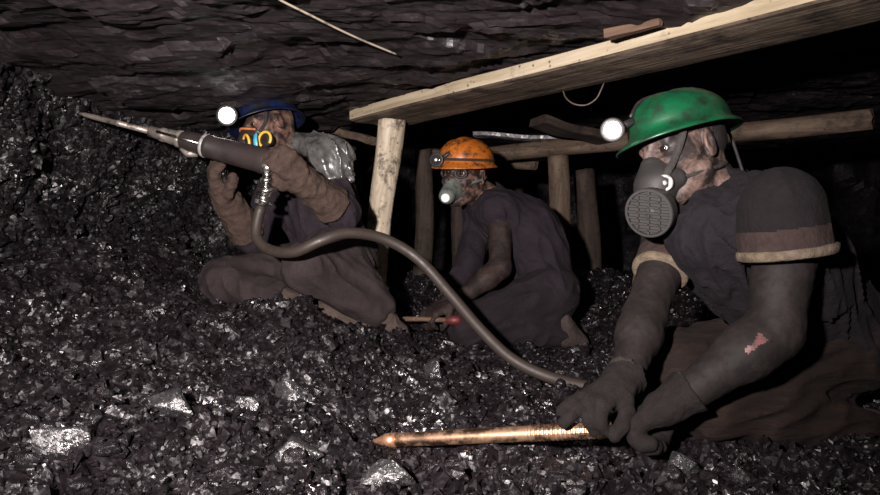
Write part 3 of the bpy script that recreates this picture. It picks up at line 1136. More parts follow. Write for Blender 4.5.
def helmet(h, mat, parent, c=(0.0, 0, .052), rad=(.138, .116, .112), brim=.020, peak=.030, tilt=0.0):
    """moulded shell with a crest, brim and front peak, 4 mm thick"""
    f, u = h.f, h.u
    ct, st = math.cos(tilt), math.sin(tilt)
    f2, u2 = f * ct + u * st, u * ct - f * st
    l = h.l
    o = h.w(*c)
    nA, nT = 72, 20
    V, Fc = [], []
    rings = []

    def ring(fn):
        b = len(V)
        for j in range(nA):
            a = 2 * math.pi * j / nA
            x, y, z = fn(a)
            V.append(o + (f2 * x + l * y + u2 * z) * h.s)
        rings.append(b)

    def dome(th, shrink):
        def fn(a):
            q = math.sin(th) ** .86
            x = (rad[0] - shrink) * q * math.cos(a)
            y = (rad[1] - shrink) * q * math.sin(a)
            z = (rad[2] - shrink) * math.cos(th) ** 0.95
            cr = .007 * math.exp(-(y / .016) ** 2) * min(1, math.cos(th) * 3)
            cr += .0035 * (math.exp(-((y - .045) / .007) ** 2) + math.exp(-((y + .045) / .007) ** 2)) * min(1, max(0, math.cos(th)) * 3)
            return x, y, z + (cr if shrink == 0 else 0)
        return fn

    def rim(out, z, shrink=0):
        def fn(a):
            w = (brim + peak * max(0, math.cos(a)) ** 1.6 + .006 * max(0, -math.cos(a)) ** 2) * out
            dz = -.010 * out * max(0, math.cos(a)) - .004 * out
            return (rad[0] - shrink + w) * math.cos(a), (rad[1] - shrink + w) * math.sin(a), z + dz
        return fn

    eps = 0.03
    for i in range(nT):
        ring(dome(eps + (math.pi / 2 - eps) * i / (nT - 1), 0))
    for t, z in ((.15, -.006), (.5, -.010), (.85, -.013), (1.0, -.016), (1.0, -.020), (.9, -.021), (.5, -.016), (.0, -.012)):
        ring(rim(t, z))
    ring(rim(0, -.012, .006))
    for i in range(nT - 1, -1, -1):
        ring(dome(eps + (math.pi / 2 - eps) * i / (nT - 1), .006))
    for a, b in zip(rings[:-1], rings[1:]):
        for j in range(nA):
            k = (j + 1) % nA
            Fc.append((a + j, a + k, b + k, b + j)[::-1])
    Fc.append(tuple(rings[0] + j for j in range(nA)))
    Fc.append(tuple(rings[-1] + j for j in range(nA - 1, -1, -1)))
    return link_mesh('helmet', V, Fc, mat, parent)


def headlamp(parent, c, d, r, mat_lens, from_pt, lab):
    d = nrm(d)
    V, Fc = join(lathe(c, d, [(-.034, r * .55), (-.032, r * .8), (-.018, r * 1.0), (-.004, r * 1.22), (.004, r * 1.25), (.006, r * 1.2), (.006, r * 1.02)], 26),
                 tube(np.array([c - d * .025, (c - d * .025) * .4 + from_pt * .6, from_pt]), .009, 10))
    b = link_mesh('headlamp', V, Fc, M['rubber_dark'], parent)
    prof = [(.002, r * 1.0)] + [(.002 + r * .35 * math.sin(q), r * math.cos(q)) for q in np.linspace(.1, 1.45, 8)]
    V, Fc = lathe(c, d, prof, 26)
    o = link_mesh('lamp_lens', V, Fc, mat_lens, parent)
    o['label'] = lab
    return b


def eyes(h, root, look=(1, 0, 0)):
    for y in (-1, 1):
        c = h.w(.0785, y * .031, .0125)
        r = .0128 * h.s
        d = h.d(*look)
        V, Fc = [], []
        prof = [(-r * math.cos(q), r * math.sin(q)) for q in np.linspace(.15, math.pi - .1, 14)]
        V, Fc = lathe(c, d, prof, 20)
        fm = []
        for i in range(13):
            fm += [1 if i >= 10 else 0] * 20
        fm += [0, 1]
        link_mesh('eye', V, Fc, None, root, mats=[M['eye'], M['iris']], fmat=fm)


def person_parts(root, name_v, S, mat, h, noise=None, mats=None, sel=None, smooth=True):
    V, Q = S.mesh(h, noise)
    fm = None
    if sel is not None:
        cen = V[Q].mean(1)
        fm = sel(cen)
    return link_mesh(name_v, V, Q, mat, root, mats=mats, fmat=fm, smooth=smooth)


def canister(parent, c, d, r, th, up):
    """respirator filter: drum with a barred grille"""
    u, v, w = frame(d, up)
    vf = [lathe(c, d, [(-th, r * .82), (-th * .9, r * .95), (-.004, r), (.003, r), (.005, r * .97), (.005, r * .88), (-.002, r * .86)], 40, up)]
    for k in range(-3, 4):
        y = k * r * .235
        hw = math.sqrt(max(0, (r * .87) ** 2 - y * y))
        vf.append(box(c + v * y + w * .001, (hw * 2, r * .085, .006), (u, v, w)))
    for k in (-1, 0, 1):
        x = k * r * .45
        hh = math.sqrt(max(0, (r * .87) ** 2 - x * x))
        vf.append(box(c + u * x + w * .001, (r * .085, hh * 2, .006), (u, v, w)))
    V, Fc = join(*vf)
    return link_mesh('filter', V, Fc, M['rubber'], parent, smooth=False)


# ---------------- the person with the green helmet (nearest, right)
def build_green():
    root = thing('person', 'person in a green helmet and dark respirator leaning on both gloved hands at the right', 'person', A(.85, 1.75, .11))
    h = Head(P(685, 154, 1.70), (-.92, -.37, -.165), 0.20)
    J = dict(sL=P(790, 220, 1.51), sR=P(676, 226, 1.85), neck=P(724, 200, 1.72), hL=P(846, 342, 1.80), hR=P(816, 332, 2.03))
    eL, wL, kL_ = P(774, 332, 1.47), P(680, 399, 1.45), P(640, 420, 1.49)
    eR, wR, kR_ = P(644, 318, 1.68), P(625, 384, 1.53), P(593, 402, 1.485)
    knL, anL, toL = P(712, 402, 1.62), P(880, 436, 1.72), P(930, 455, 1.74)
    knR, anR, toR = P(672, 364, 1.78), P(835, 400, 2.02), P(885, 412, 2.08)
    ms = (J['sL'] + J['sR']) / 2
    # body, one skin from head to foot
    S = Soft()
    torso_prims(S, J, -.006)
    head_prims(S, h, J['neck'])
    arm_prims(S, J['sL'], eL, wL, 0.0, .03, 1.2)
    arm_prims(S, J['sR'], eR, wR, 0.0, .03, 1.06)
    hl = dict(pn=A(-.35, .25, -.9), side=-1, curl=(.9, 1.0, .7))
    hr = dict(pn=A(.1, .15, -1), side=1, curl=(.95, 1.0, .6), idx_curl=((1.0, 1.0, .7), (.85, .95, .6), (.12, .12, .1), (-.05, .1, .1)))
    hand_prims(S, wL, kL_, hl['pn'], hl['side'], hl['curl'], -.001)
    hand_prims(S, wR, kR_, hr['pn'], hr['side'], hr['curl'], -.001, idx_curl=hr['idx_curl'])
    leg_prims(S, J['hL'], knL, anL)
    leg_prims(S, J['hR'], knR, anR)
    S.rc(anL, toL, .036, .028, .02)
    S.rc(anR, toR, .036, .028, .02)
    gz = P(757, 345, 1.40)
    gd = nrm(P(764, 338, 1.385) - P(745, 354, 1.385))

    def sel(c):
        m = np.zeros(len(c), int)
        q = c - (h.w(0, 0, -.14))
        m[(q @ h.u) < 0] = 1
        g = c - gz
        t = g @ gd
        perp = np.linalg.norm(g - np.outer(t, gd) - np.outer(g @ A(0, 1, 0), A(0, 1, 0)), axis=1)
        m[(np.abs(t) < .024) & (perp < .0050 + .0050 * np.clip(t / .02, 0, 1)) & (np.abs(g[:, 1]) < .06)] = 2
        return m
    person_parts(root, 'body', S, None, .0045, lambda p: .0012 * vnoise(p * 90, 3), [M['skin_green'], M['skin_arm'], M['graze']], sel)
    eyes(h, root, (1, .25, -.05))
    # hair at the nape and temple under the shell
    S = Soft()
    S.el(h.w(-.040, 0, .03), h.R, (.072, .0745, .072), .02)
    S.el(h.w(.02, 0, .055), h.R, (.085, .0785, .055), .02)
    S.el(h.w(.098, 0, -.0), h.R, (.06, .09, .045), .01, True)
    person_parts(root, 'hair', S, M['hair'], .006)
    # t-shirt: sleeves with a dusty band and a pale hem
    S = Soft()
    torso_prims(S, J, .010)
    cL, aL = P(787, 256, 1.475), nrm(A(.13, .02, -.99))
    cR, aR = J['sR'] + (eR - J['sR']) * .55, nrm(eR - J['sR'])
    S.rc(cL - aL * .10, cL, .082, .094, .035, 'b')
    S.rc(J['sR'], cR, .072, .064, .03, 'b')
    S.rc(h.w(.0, 0, -.06), J['neck'] + h.u * .05, .066, .07, .01, None, True)

    def sel(c):
        m = np.zeros(len(c), int)
        for a, cc in ((aL, cL), (aR, cR)):
            t = (c - cc) @ a
            rr = np.linalg.norm((c - cc) - np.outer(t, a), axis=1)
            m[(t > -.058) & (rr < .12) & (t < .02)] = 1
        return m
    person_parts(root, 'shirt', S, None, .0045, wrinkle(.004, 18, 3, eL - J['sL'], .6), [M['tee'], M['tee_band']], sel)
    for c_, a_, r_ in ((cL, aL, .0945), (cR, aR, .0635)):
        V, Fc = lathe(c_, a_, [(-.030, r_ * .7), (-.019, r_ * .97), (-.017, r_ + .0025), (-.010, r_ + .004), (-.001, r_ + .003), (.002, r_ - .002), (.001, r_ * .6)], 40)
        V = np.array(V)
        V = V + (V - c_) * (.03 * vnoise(V * 25, 4))[:, None]
        o = link_mesh('sleeve_hem', V, Fc, M['tee_hem'], root)
        o['label'] = 'pale cream sleeve hem'
    # knitted vest, hanging folds
    S = Soft()
    torso_prims(S, J, .019)
    S.rc(ms + A(-.05, -.05, -.03), (J['hL'] + J['hR']) / 2 * .45 + ms * .55 + A(-.05, -.05, -.02), .10, .115, .05)
    for s_, e in ((J['sL'], eL), (J['sR'], eR)):
        S.rc(s_ + (s_ - ms) * .12, s_ + (e - s_) * .7, .088, .088, .012, None, True)
    S.rc(h.w(.03, 0, -.05), J['neck'] + h.u * .03, .075, .074, .01, None, True)
    tax = (J['hL'] + J['hR']) / 2 - ms
    person_parts(root, 'vest', S, M['vest'], .006, wrinkle(.017, 36, 7, tax + A(0, 0, -.35), .2))
    # trousers
    S = Soft()
    S.rc(J['hL'], J['hR'], .128, .128, .05)
    c = ms * .40 + (J['hL'] + J['hR']) / 2 * .60
    S.rc(c, (J['hL'] + J['hR']) / 2, .150, .145, .05)
    leg_prims(S, J['hL'], knL, anL, .018, .04)
    leg_prims(S, J['hR'], knR, anR, .018, .04)
    person_parts(root, 'trousers', S, M['trousers_brown'], .007, wrinkle(.015, 24, 12, knL - J['hL'], .25))
    for an, kn, to in ((anL, knL, toL), (anR, knR, toR)):
        S = Soft()
        S.rc(an + (kn - an) * .16, an, .055, .052, .02, None)
        S.rc(an + nrm(an - to) * .03, to, .050, .040, .025)
        person_parts(root, 'boot', S, M['boot'], .007)
    # gloves
    for (w, k_, e, hp, th, sd) in ((wL, kL_, eL, hl, .0075, 3), (wR, kR_, eR, hr, .0035, 4)):
        S = Soft()
        hand_prims(S, w, k_, hp['pn'], hp['side'], hp['curl'], th, idx_curl=hp.get('idx_curl'), k=.006)
        ce = w + (e - w) * .14
        S.rc(k_ * .4 + w * .6, ce, .036, .047, .02, 'b')
        a = nrm(e - w)
        person_parts(root, 'glove', S, None, .0042, wrinkle(.003, 45, sd), [M['glove_dark'], M['glove_rim']],
                     lambda c, ce=ce, a=a: (((c - ce) @ a) > -.007).astype(int))
    # helmet and its lamp
    hm = helmet(h, M['helmet_green'], root, (-.006, 0, .063), (.129, .107, .087), .016, .026, 0.0)
    lc = P(612.5, 130, 1.645)
    headlamp(hm, lc, nrm(A(-.25, -.95, -.1)), .0225, M['lamp_on'], h.w(.120, 0, .095), 'lit white lamp lens')
    V, Fc = tube(spline([h.w(.125, 0, .105), h.w(.07, -.01, .146), h.w(-.03, -.005, .150), h.w(-.115, 0, .10), h.w(-.147, 0, .045), h.w(-.135, .02, -.05), h.w(-.12, .035, -.12)]), .004, 8)
    link_mesh('lamp_cable', V, Fc, M['rubber_dark'], hm)
    # respirator
    S = Soft()
    S.el(h.w(.090, 0, -.052), h.R, (.044, .048, .052), .02)
    S.rc(h.w(.110, 0, -.014), h.w(.116, 0, -.05), .017, .036, .02)
    S.rc(h.w(.075, .040, -.062), h.w(.105, .026, -.06), .022, .032, .02)
    S.rc(h.w(.075, -.040, -.062), h.w(.105, -.026, -.06), .022, .032, .02)
    S.rc(h.w(.09, 0, -.095), h.w(.125, .005, -.085), .028, .04, .02)
    cc = P(649, 213, 1.60)
    cd = nrm(A(-.62, -.74, -.26))
    S.rc(h.w(.115, .01, -.07), cc - cd * .036, .036, .036, .02)
    mk = person_parts(root, 'respirator', S, M['rubber'], .004)
    canister(mk, cc, cd, .056, .034, A(.15, 0, 1))
    vc, vd = P(664.5, 183, 1.60), nrm(A(-.30, -.93, .05))
    V, Fc = lathe(vc, vd, [(-.022, .022), (-.004, .0215), (0, .019), (.001, .012), (-.004, .011)], 28)
    vb = link_mesh('valve', V, Fc, M['rubber_dark'], mk)
    V, Fc = join(lathe(vc, vd, [(.0, .0195), (.004, .018), (.004, .0125), (.001, .011)], 28),)
    V2, F2 = lathe(vc, vd, [(-.001, .0075), (.006, .006), (.0065, .002)], 5)
    V, Fc = join((V, Fc), (V2, F2))
    link_mesh('valve_ring', V, Fc, M['silver'], mk)['label'] = 'silvery valve ring'
    # straps: valve to temple, and round the nape
    def band(name, pts, wd):
        pp = spline(pts, .01)
        nr = [q - h.w(.01, 0, q @ h.u * 0 + 0.0) for q in pp]
        V, Fc = strap(pp, nr, wd, .003)
        link_mesh(name, V, Fc, M['strap'], mk)
    band('strap', [vc + A(.004, 0, .018), h.w(.082, .062, -.015), h.w(.062, .072, .02), h.w(.044, .078, .06), h.w(.03, .08, .085)], .016)
    band('strap', [h.w(.085, .048, -.062), h.w(.06, .058, -.064), h.w(.03, .066, -.062), h.w(-.02, .066, -.055), h.w(-.06, .052, -.05), h.w(-.09, .02, -.045)], .012)


# ---------------- the person with the blue helmet (drilling, left)
def build_blue():
    root = thing('person', 'person in a blue helmet kneeling on the heap, aiming a drill at the coal face', 'person', A(-.5, 2.85, .25))
    h = Head(P(271, 131, 2.93), (-.80, -.59, -.12), 0.38)
    J = dict(sL=P(324, 164, 2.85), sR=P(286, 166, 3.08), neck=P(296, 152, 3.0), hL=P(346, 258, 2.82), hR=P(322, 262, 3.04))
    eL, wL, kL_ = P(343, 214, 2.70), P(306, 184, 2.56), P(287, 163, 2.47)
    eR, wR, kR_ = P(251, 238, 2.93), P(228, 202, 2.80), P(215, 180, 2.74)
    knL, anL, toL = P(306, 268, 2.55), P(379, 314, 2.70), P(398, 334, 2.73)
    knR, anR, toR = P(224, 281, 2.80), P(335, 319, 2.68), P(364, 331, 2.68)
    ms, mh = (J['sL'] + J['sR']) / 2, (J['hL'] + J['hR']) / 2
    S = Soft()
    torso_prims(S, J, -.006)
    head_prims(S, h, J['neck'])
    arm_prims(S, J['sL'], eL, wL)
    arm_prims(S, J['sR'], eR, wR)
    hl = dict(pn=A(-.3, .1, .95), side=1, curl=(.6, .9, .7))
    hr = dict(pn=A(.55, -.2, .7), side=-1, curl=(.35, .5, .5))
    hand_prims(S, wL, kL_, A(-.75, .6, .2), 1, (.7, .9, .7), 0, 1.05)
    hand_prims(S, wR, kR_, A(.9, .2, .3), -1, (.35, .5, .4), 0, 1.05)
    leg_prims(S, J['hL'], knL, anL)
    leg_prims(S, J['hR'], knR, anR)
    S.rc(anL, toL, .036, .03, .02)
    S.rc(anR, toR, .036, .03, .02)
    person_parts(root, 'body', S, M['skin_far'], .006)
    eyes(h, root, (1, .2, 0))
    # overall top
    S = Soft()
    torso_prims(S, J, .012)
    S.rc(J['sL'], eL, .076, .062, .03)
    S.rc(eL, eL + (wL - eL) * .45, .060, .052, .03, 'b')
    S.rc(J['sR'], eR, .074, .060, .03)
    S.rc(eR, eR + (wR - eR) * .4, .058, .05, .03, 'b')
    S.rc(h.w(.01, 0, -.06), J['neck'] + h.u * .03, .068, .066, .012, None, True)
    person_parts(root, 'shirt', S, M['shirt_blue'], .007, wrinkle(.012, 20, 22, mh - ms, .5))
    S = Soft()
    S.rc(J['hL'], J['hR'], .124, .124, .05)
    S.rc(ms * .25 + mh * .75, mh, .122, .125, .05)
    S.rc(J['hL'], knL, .108, .085, .04)
    S.rc(knL, anL, .080, .060, .035, 'b')
    S.rc(P(332, 258, 2.70), P(376, 306, 2.71), .112, .074, .04)
    S.rc(J['hR'], knR, .108, .086, .04)
    S.rc(knR, knR + (anR - knR) * .55, .082, .068, .035, 'b')
    person_parts(root, 'trousers', S, M['trousers_grey'], .007, wrinkle(.014, 20, 31, anL - knL, .4))
    for an, kn, to in ((anL, knL, toL), (anR, knR, toR)):
        S = Soft()
        S.rc(an + (kn - an) * (.22 if kn is knL else .5), an, .054, .052, .02)
        S.rc(an - nrm(to - an) * .035, to, .050, .040, .022)
        S.rc(to, to + nrm(to - an) * .03, .040, .030, .02)
        person_parts(root, 'boot', S, M['boot'], .006, wrinkle(.004, 30, 41))
    # long brown gauntlets
    S = Soft()
    hand_prims(S, wL, kL_, A(-.75, .6, .2), 1, (.7, .9, .7), .007, 1.08)
    S.rc(kL_ * .5 + wL * .5, wL, .046, .050, .02)
    ce = wL + (eL - wL) * .74
    S.rc(wL, ce, .052, .074, .02, 'b')
    person_parts(root, 'glove', S, M['glove_brown'], .0055, wrinkle(.008, 34, 51, np.cross(eL - wL, A(0, 1, 0)), .4))
    S = Soft()
    hand_prims(S, wR, kR_, A(.9, .2, .3), -1, (.35, .5, .4), .008, 1.08)
    S.rc(kR_ * .5 + wR * .5, wR, .048, .050, .02)
    ce = wR + (eR - wR) * .86
    S.rc(wR, ce, .056, .074, .02, 'b')
    person_parts(root, 'glove', S, M['glove_brown'], .0055, wrinkle(.008, 34, 57, np.cross(eR - wR, A(0, 1, 0)), .4))
    # crumpled plastic over the near shoulder
    S = Soft()
    pc = J['sL'] + A(.0, -.012, .02)
    S.rc(P(307, 148, 2.87), P(330, 160, 2.80), .058, .085, .03)
    S.rc(P(330, 160, 2.80), P(336, 184, 2.77), .084, .066, .03, 'b')
    S.rc(P(302, 141, 2.88), P(326, 146, 2.86), .034, .045, .03)
    o = person_parts(root, 'shoulder_cover', S, M['plastic'], .005, wrinkle(.020, 26, 61, P(336, 184, 2.77) - P(307, 148, 2.87), .35), smooth=False)
    o['label'] = 'crumpled shiny grey plastic sheet over the near shoulder'
    # helmet
    hm = helmet(h, M['helmet_blue'], root, (-.004, 0, .056), (.130, .108, .090), .016, .026, 0.0)
    lc = P(227, 115.5, 2.765)
    headlamp(hm, lc, nrm(A(.1, -1, -.05)), .033, M['lamp_on'], h.w(.12, 0, .10), 'lit white lamp lens')
    # respirator with coloured bands
    S = Soft()
    S.el(h.w(.088, 0, -.048), h.R, (.045, .052, .058), .02)
    S.rc(h.w(.108, 0, -.006), h.w(.125, 0, -.06), .022, .036, .02)
    mk = person_parts(root, 'respirator', S, M['rubber'], .005)
    for y in (-1, 1):
        c = P(256.5 + y * 9, 141 - y * 1.5, 2.80)
        d = nrm(h.d(.85, y * .3, 0) + A(0, -.35, .1))
        V, Fc = lathe(c, d, [(-.03, .024), (-.002, .030), (.004, .028), (.005, .012)], 28)
        link_mesh('filter', V, Fc, M['rubber_dark'], mk)
        V, Fc = [], []
        n = 30
        u, v, w = frame(d)
        ring = np.array([c + w * .004 + u * .029 * math.cos(q) + v * .029 * math.sin(q) for q in np.linspace(-.6, 4.2, n)])
        V, Fc = tube(ring, .0055, 8)
        o = link_mesh('filter_band', V, Fc, M['yellow'], mk)
        o['label'] = 'bright yellow band'
    pp = spline([P(256, 134, 2.80), P(256, 141, 2.775), P(257, 150, 2.78)], .008)
    V, Fc = strap(pp, [A(-.3, -.95, 0)] * len(pp), .016, .006)
    link_mesh('nose_band', V, Fc, M['sky_band'], mk)['label'] = 'light blue band'
    pp = spline([h.w(.120, -.018, .006), h.w(.126, 0, .012), h.w(.115, .028, -.002), h.w(.09, .055, -.02)], .008)
    V, Fc = tube(pp, .005, 8)
    link_mesh('cheek_band', V, Fc, M['orange_band'], mk)['label'] = 'orange band'
    pp = spline([h.w(.08, .062, -.035), h.w(.05, .075, .0), h.w(.035, .08, .05)], .01)
    V, Fc = strap(pp, [h.l] * len(pp), .014, .003)
    link_mesh('strap', V, Fc, M['strap'], mk)


# ---------------- the person with the orange helmet (crouching, middle)
def build_orange():
    root = thing('person', 'person in an orange helmet and pale mask crouching behind the hose in the middle', 'person', A(.35, 3.2, .12))
    h = Head(P(465, 176, 3.25), (-.52, -.84, -.08), -0.08, 1.12)
    J = dict(sL=P(500, 213, 3.13), sR=P(482, 208, 3.42), neck=P(486, 198, 3.32), hL=P(549, 292, 3.13), hR=P(543, 284, 3.38))
    J['bow'] = A(.06, .02, .05)
    eL, wL, kL_ = P(500, 268, 3.02), P(455, 303, 2.95), P(434, 312, 2.93)
    eR, wR, kR_ = P(470, 262, 3.28), P(446, 303, 3.12), P(428, 314, 3.06)
    knL, anL, toL = P(470, 326, 2.96), P(562, 334, 3.08), P(578, 344, 3.12)
    knR, anR, toR = P(462, 322, 3.24), P(556, 328, 3.38), P(578, 334, 3.42)
    ms, mh = (J['sL'] + J['sR']) / 2, (J['hL'] + J['hR']) / 2
    S = Soft()
    torso_prims(S, J, -.006)
    head_prims(S, h, J['neck'])
    arm_prims(S, J['sL'], eL, wL)
    arm_prims(S, J['sR'], eR, wR)
    hand_prims(S, wL, kL_, A(-.2, .2, -.9), 1, (.7, .9, .6))
    hand_prims(S, wR, kR_, A(-.2, 0, -.9), 1, (.7, .9, .6))
    leg_prims(S, J['hL'], knL, anL)
    leg_prims(S, J['hR'], knR, anR)
    S.rc(anL, toL, .036, .03, .02)
    S.rc(anR, toR, .036, .03, .02)

    def sel(c):
        q = (c - h.w(0, 0, -.13)) @ h.u
        m = (q < 0).astype(int)
        g = np.linalg.norm(c - P(502, 243, 2.985), axis=1)
        m[g < .022] = 2
        return m
    person_parts(root, 'body', S, None, .006, None, [M['skin_far'], M['arm_far'], M['graze']], sel)
    eyes(h, root, (1, .1, 0))
    # sleeveless jacket
    S = Soft()
    torso_prims(S, J, .016, fat=1.03)
    S.rc(J['sL'], J['sL'] + (eL - J['sL']) * .16, .080, .074, .03, 'b')
    S.rc(J['sR'], eR, .074, .062, .03)
    S.rc(eR, eR + (wR - eR) * .7, .06, .05, .02, 'b')
    S.rc(h.w(.01, 0, -.06), J['neck'] + h.u * .03, .066, .066, .012, None, True)
    person_parts(root, 'jacket', S, M['jacket'], .007, wrinkle(.014, 19, 72, mh - ms, .35))
    S = Soft()
    S.rc(J['hL'], J['hR'], .126, .126, .05)
    S.rc(ms * .22 + mh * .78, mh, .122, .125, .05)
    S.rc(J['hL'], knL, .112, .084, .05)
    S.rc(knL, anL, .078, .060, .045, 'b')
    S.rc(J['hR'], knR, .105, .08, .05)
    S.rc(knR, anR, .075, .058, .045, 'b')
    person_parts(root, 'trousers', S, M['jacket_low'], .007, wrinkle(.013, 18, 81, knL - J['hL'], .4))
    for an, kn, to in ((anL, knL, toL), (anR, knR, toR)):
        S = Soft()
        S.rc(an + (kn - an) * .18, an, .055, .054, .02)
        S.rc(an + A(0, 0, .05), to, .045, .042, .022)
        S.rc(an, to, .052, .042, .022)
        person_parts(root, 'boot', S, M['boot_dark'], .007, wrinkle(.004, 30, 43))
    hm = helmet(h, M['helmet_orange'], root, (-.004, 0, .060), (.130, .108, .090), .014, .022, 0.0)
    lc = P(436.5, 160, 3.12)
    headlamp(hm, lc, nrm(A(-.35, -.9, -.05)), .026, M['lamp_off'], h.w(.12, 0, .09), 'dark unlit lamp lens')
    V, Fc = lathe(lc + A(-.002, -.02, -.002), A(-.2, -1, 0), [(0, .007), (.004, .006), (.006, .002)], 14)
    link_mesh('lamp_bulb', V, Fc, M['white_disc'], hm)
    # dark band round the shell above the brim, carrying the lamp
    pts, nr = [], []
    for q in np.linspace(-math.pi, math.pi, 60):
        pts.append(h.w(-.004 + .131 * math.cos(q), .109 * math.sin(q), .064))
        nr.append(h.d(math.cos(q), math.sin(q), 0))
    V, Fc = strap(np.array(pts), nr, .012, .003)
    link_mesh('helmet_band', V, Fc, M['strap'], hm)
    # pale half mask with white disc
    S = Soft()
    S.el(h.w(.090, 0, -.056), h.R, (.040, .044, .052), .02)
    S.rc(h.w(.112, 0, -.018), h.w(.122, 0, -.06), .016, .032, .02)
    S.rc(h.w(.11, 0, -.065), P(447, 196, 3.11), .036, .036, .02)
    mk = person_parts(root, 'respirator', S, M['mask_pale'], .005)
    V, Fc = lathe(P(445, 198, 3.075), nrm(A(-.3, -.95, -.05)), [(-.02, .020), (-.004, .020), (0, .018), (.004, .015), (.006, .005)], 24)
    link_mesh('valve', V, Fc, M['white_disc'], mk)['label'] = 'round white valve disc'
    pp = spline([h.w(.075, .055, -.03), h.w(.04, .074, -.02), h.w(-.02, .08, -.01), h.w(-.07, .06, .0)], .01)
    V, Fc = strap(pp, [h.l] * len(pp), .013, .003)
    link_mesh('strap', V, Fc, M['mask_pale'], mk)
    # goggle frame
    for y in (-1, 1):
        c = h.w(.090, y * .034, .010)
        ring = np.array([c + h.l * .025 * math.cos(q) + h.u * .019 * math.sin(q) + h.f * (.010 - .012 * (y * math.cos(q) + 1) / 2) for q in np.linspace(0, 2 * math.pi, 26)])
        V, Fc = tube(ring, .0065, 8)
        link_mesh('goggle_rim', V, Fc, M['rubber_dark'], root)


M['arm_far'] = mat_skin('coal_dusted_far_arm', (0.040, 0.025, 0.021), (0.012, 0.009, 0.009), 0.42, 0.68, 22, 0.2, 0.7)
M['boot_dark'] = mat_cloth('dark_muddy_boot', (0.032, 0.024, 0.022), (0.06, 0.044, 0.04), 250, 18, 0.6)

build_green()
build_blue()
build_orange()


# ------------------------------------------------------------------ tools
def build_drill():
    tip, rear = P(78, 113, 2.70), P(279, 164.5, 2.53)
    ax = nrm(rear - tip)
    L = np.linalg.norm(rear - tip)

    def at(px):
        t = (px - 78) / (279 - 78.0)
        # perspective-correct enough for a near-level tool
        return tip + (rear - tip) * t
    root = thing('pneumatic_drill', 'long grimy pneumatic rock drill held up to the coal face', 'drill', rear)
    V, Fc = lathe(tip, ax, [(0, .003), (.03, .008), (.08, .0105), (.17, .0105), (.172, .0125), (.182, .0125), (.184, .0105), (.33, .011)], 14)
    link_mesh('drill_bit', V, Fc, M['steel'], root)
    s = at(157)
    V, Fc = lathe(s, ax, [(-.018, .014), (-.014, .021), (.03, .022), (.034, .026), (.048, .026), (.05, .024), (.10, .029), (.105, .033), (.118, .033), (.12, .030)], 28)
    link_mesh('chuck', V, Fc, M['steel'], root)
    s2 = at(190)
    Lb = float(np.dot(rear - s2, ax))
    V, Fc = lathe(s2, ax, [(-.02, .028), (-.01, .034), (.02, .037), (.08, .039), (.085, .042), (.10, .042), (.105, .040), (Lb * .55, .044), (Lb * .8, .0455), (Lb * .82, .048), (Lb * .93, .048), (Lb * .97, .042), (Lb, .036), (Lb + .012, .02)], 36)
    link_mesh('barrel', V, Fc, M['drill_body'], root)
    V, Fc = lathe(at(209), ax, [(-.008, .038), (-.006, .0435), (.004, .0435), (.006, .038)], 32)
    link_mesh('front_ring', V, Fc, M['silver'], root)
    # exhaust nozzle under the front, and side bolts
    e0 = at(186) + A(0, -.005, -.03)
    V, Fc = join(tube(np.array([e0, e0 + A(.02, 0, -.022), e0 + A(.055, 0, -.02)]), .013, 12))
    link_mesh('exhaust', V, Fc, M['steel'], root)
    # retaining rod along the side
    a0, a1 = at(163) + A(0, -.03, .004), at(206) + A(0, -.045, .0)
    V, Fc = tube(np.array([a0, (a0 + a1) / 2, a1]), .0055, 8)
    link_mesh('side_rod', V, Fc, M['chrome'], root)
    # hose fitting hanging below the back head
    p0 = P(268, 163, 2.47)
    p1 = P(266, 190, 2.47)
    p2 = P(261, 207, 2.47)
    dn = nrm(p1 - p0)
    V, Fc = lathe(p0, dn, [(0, .022), (.03, .022), (.032, .016), (.05, .015), (.052, .022), (.066, .022), (.068, .015), (.10, .014)], 18)
    link_mesh('air_inlet', V, Fc, M['chrome'], root)
    V, Fc = join(lathe(p1, nrm(p2 - p1), [(-.012, .020), (.0, .027), (.018, .027), (.02, .020), (.035, .020), (.037, .026), (.05, .026), (.055, .018)], 16),
                 tube(np.array([p1 + A(-.03, -.005, -.01), p1 + A(.0, -.03, -.005), p1 + A(.035, -.006, .0)]), .008, 10),
                 tube(np.array([p1 + A(-.028, -.01, -.045), p1 + A(-.005, -.034, -.038), p1 + A(.022, -.01, -.05)]), .007, 10))
    link_mesh('hose_coupling', V, Fc, M['chrome'], root)
    return p2


p2 = build_drill()
hp = [p2, P(257, 222, 2.46), P(257, 238, 2.44), P(270, 250, 2.40), P(294, 252, 2.34), P(320, 241, 2.32), P(348, 233, 2.36), P(384, 239, 2.42), P(418, 259, 2.44), P(450, 294, 2.40),
      P(480, 329, 2.34), P(512, 359, 2.28), P(552, 378, 2.22), P(600, 388, 2.14), P(626, 381, 2.14), P(645, 357, 2.28), P(660, 336, 2.42), P(680, 331, 2.46), P(706, 338, 2.46),
      P(735, 356, 2.5), P(790, 378, 2.6)]
V, Fc = tube(spline(hp, .012), .0185, 16)
tag(link_mesh('air_hose', V, Fc, M['hose'], None, origin=P(450, 294, 2.4)), 'long brown rubber air hose sagging from the drill to behind the green-helmet person', 'hose')


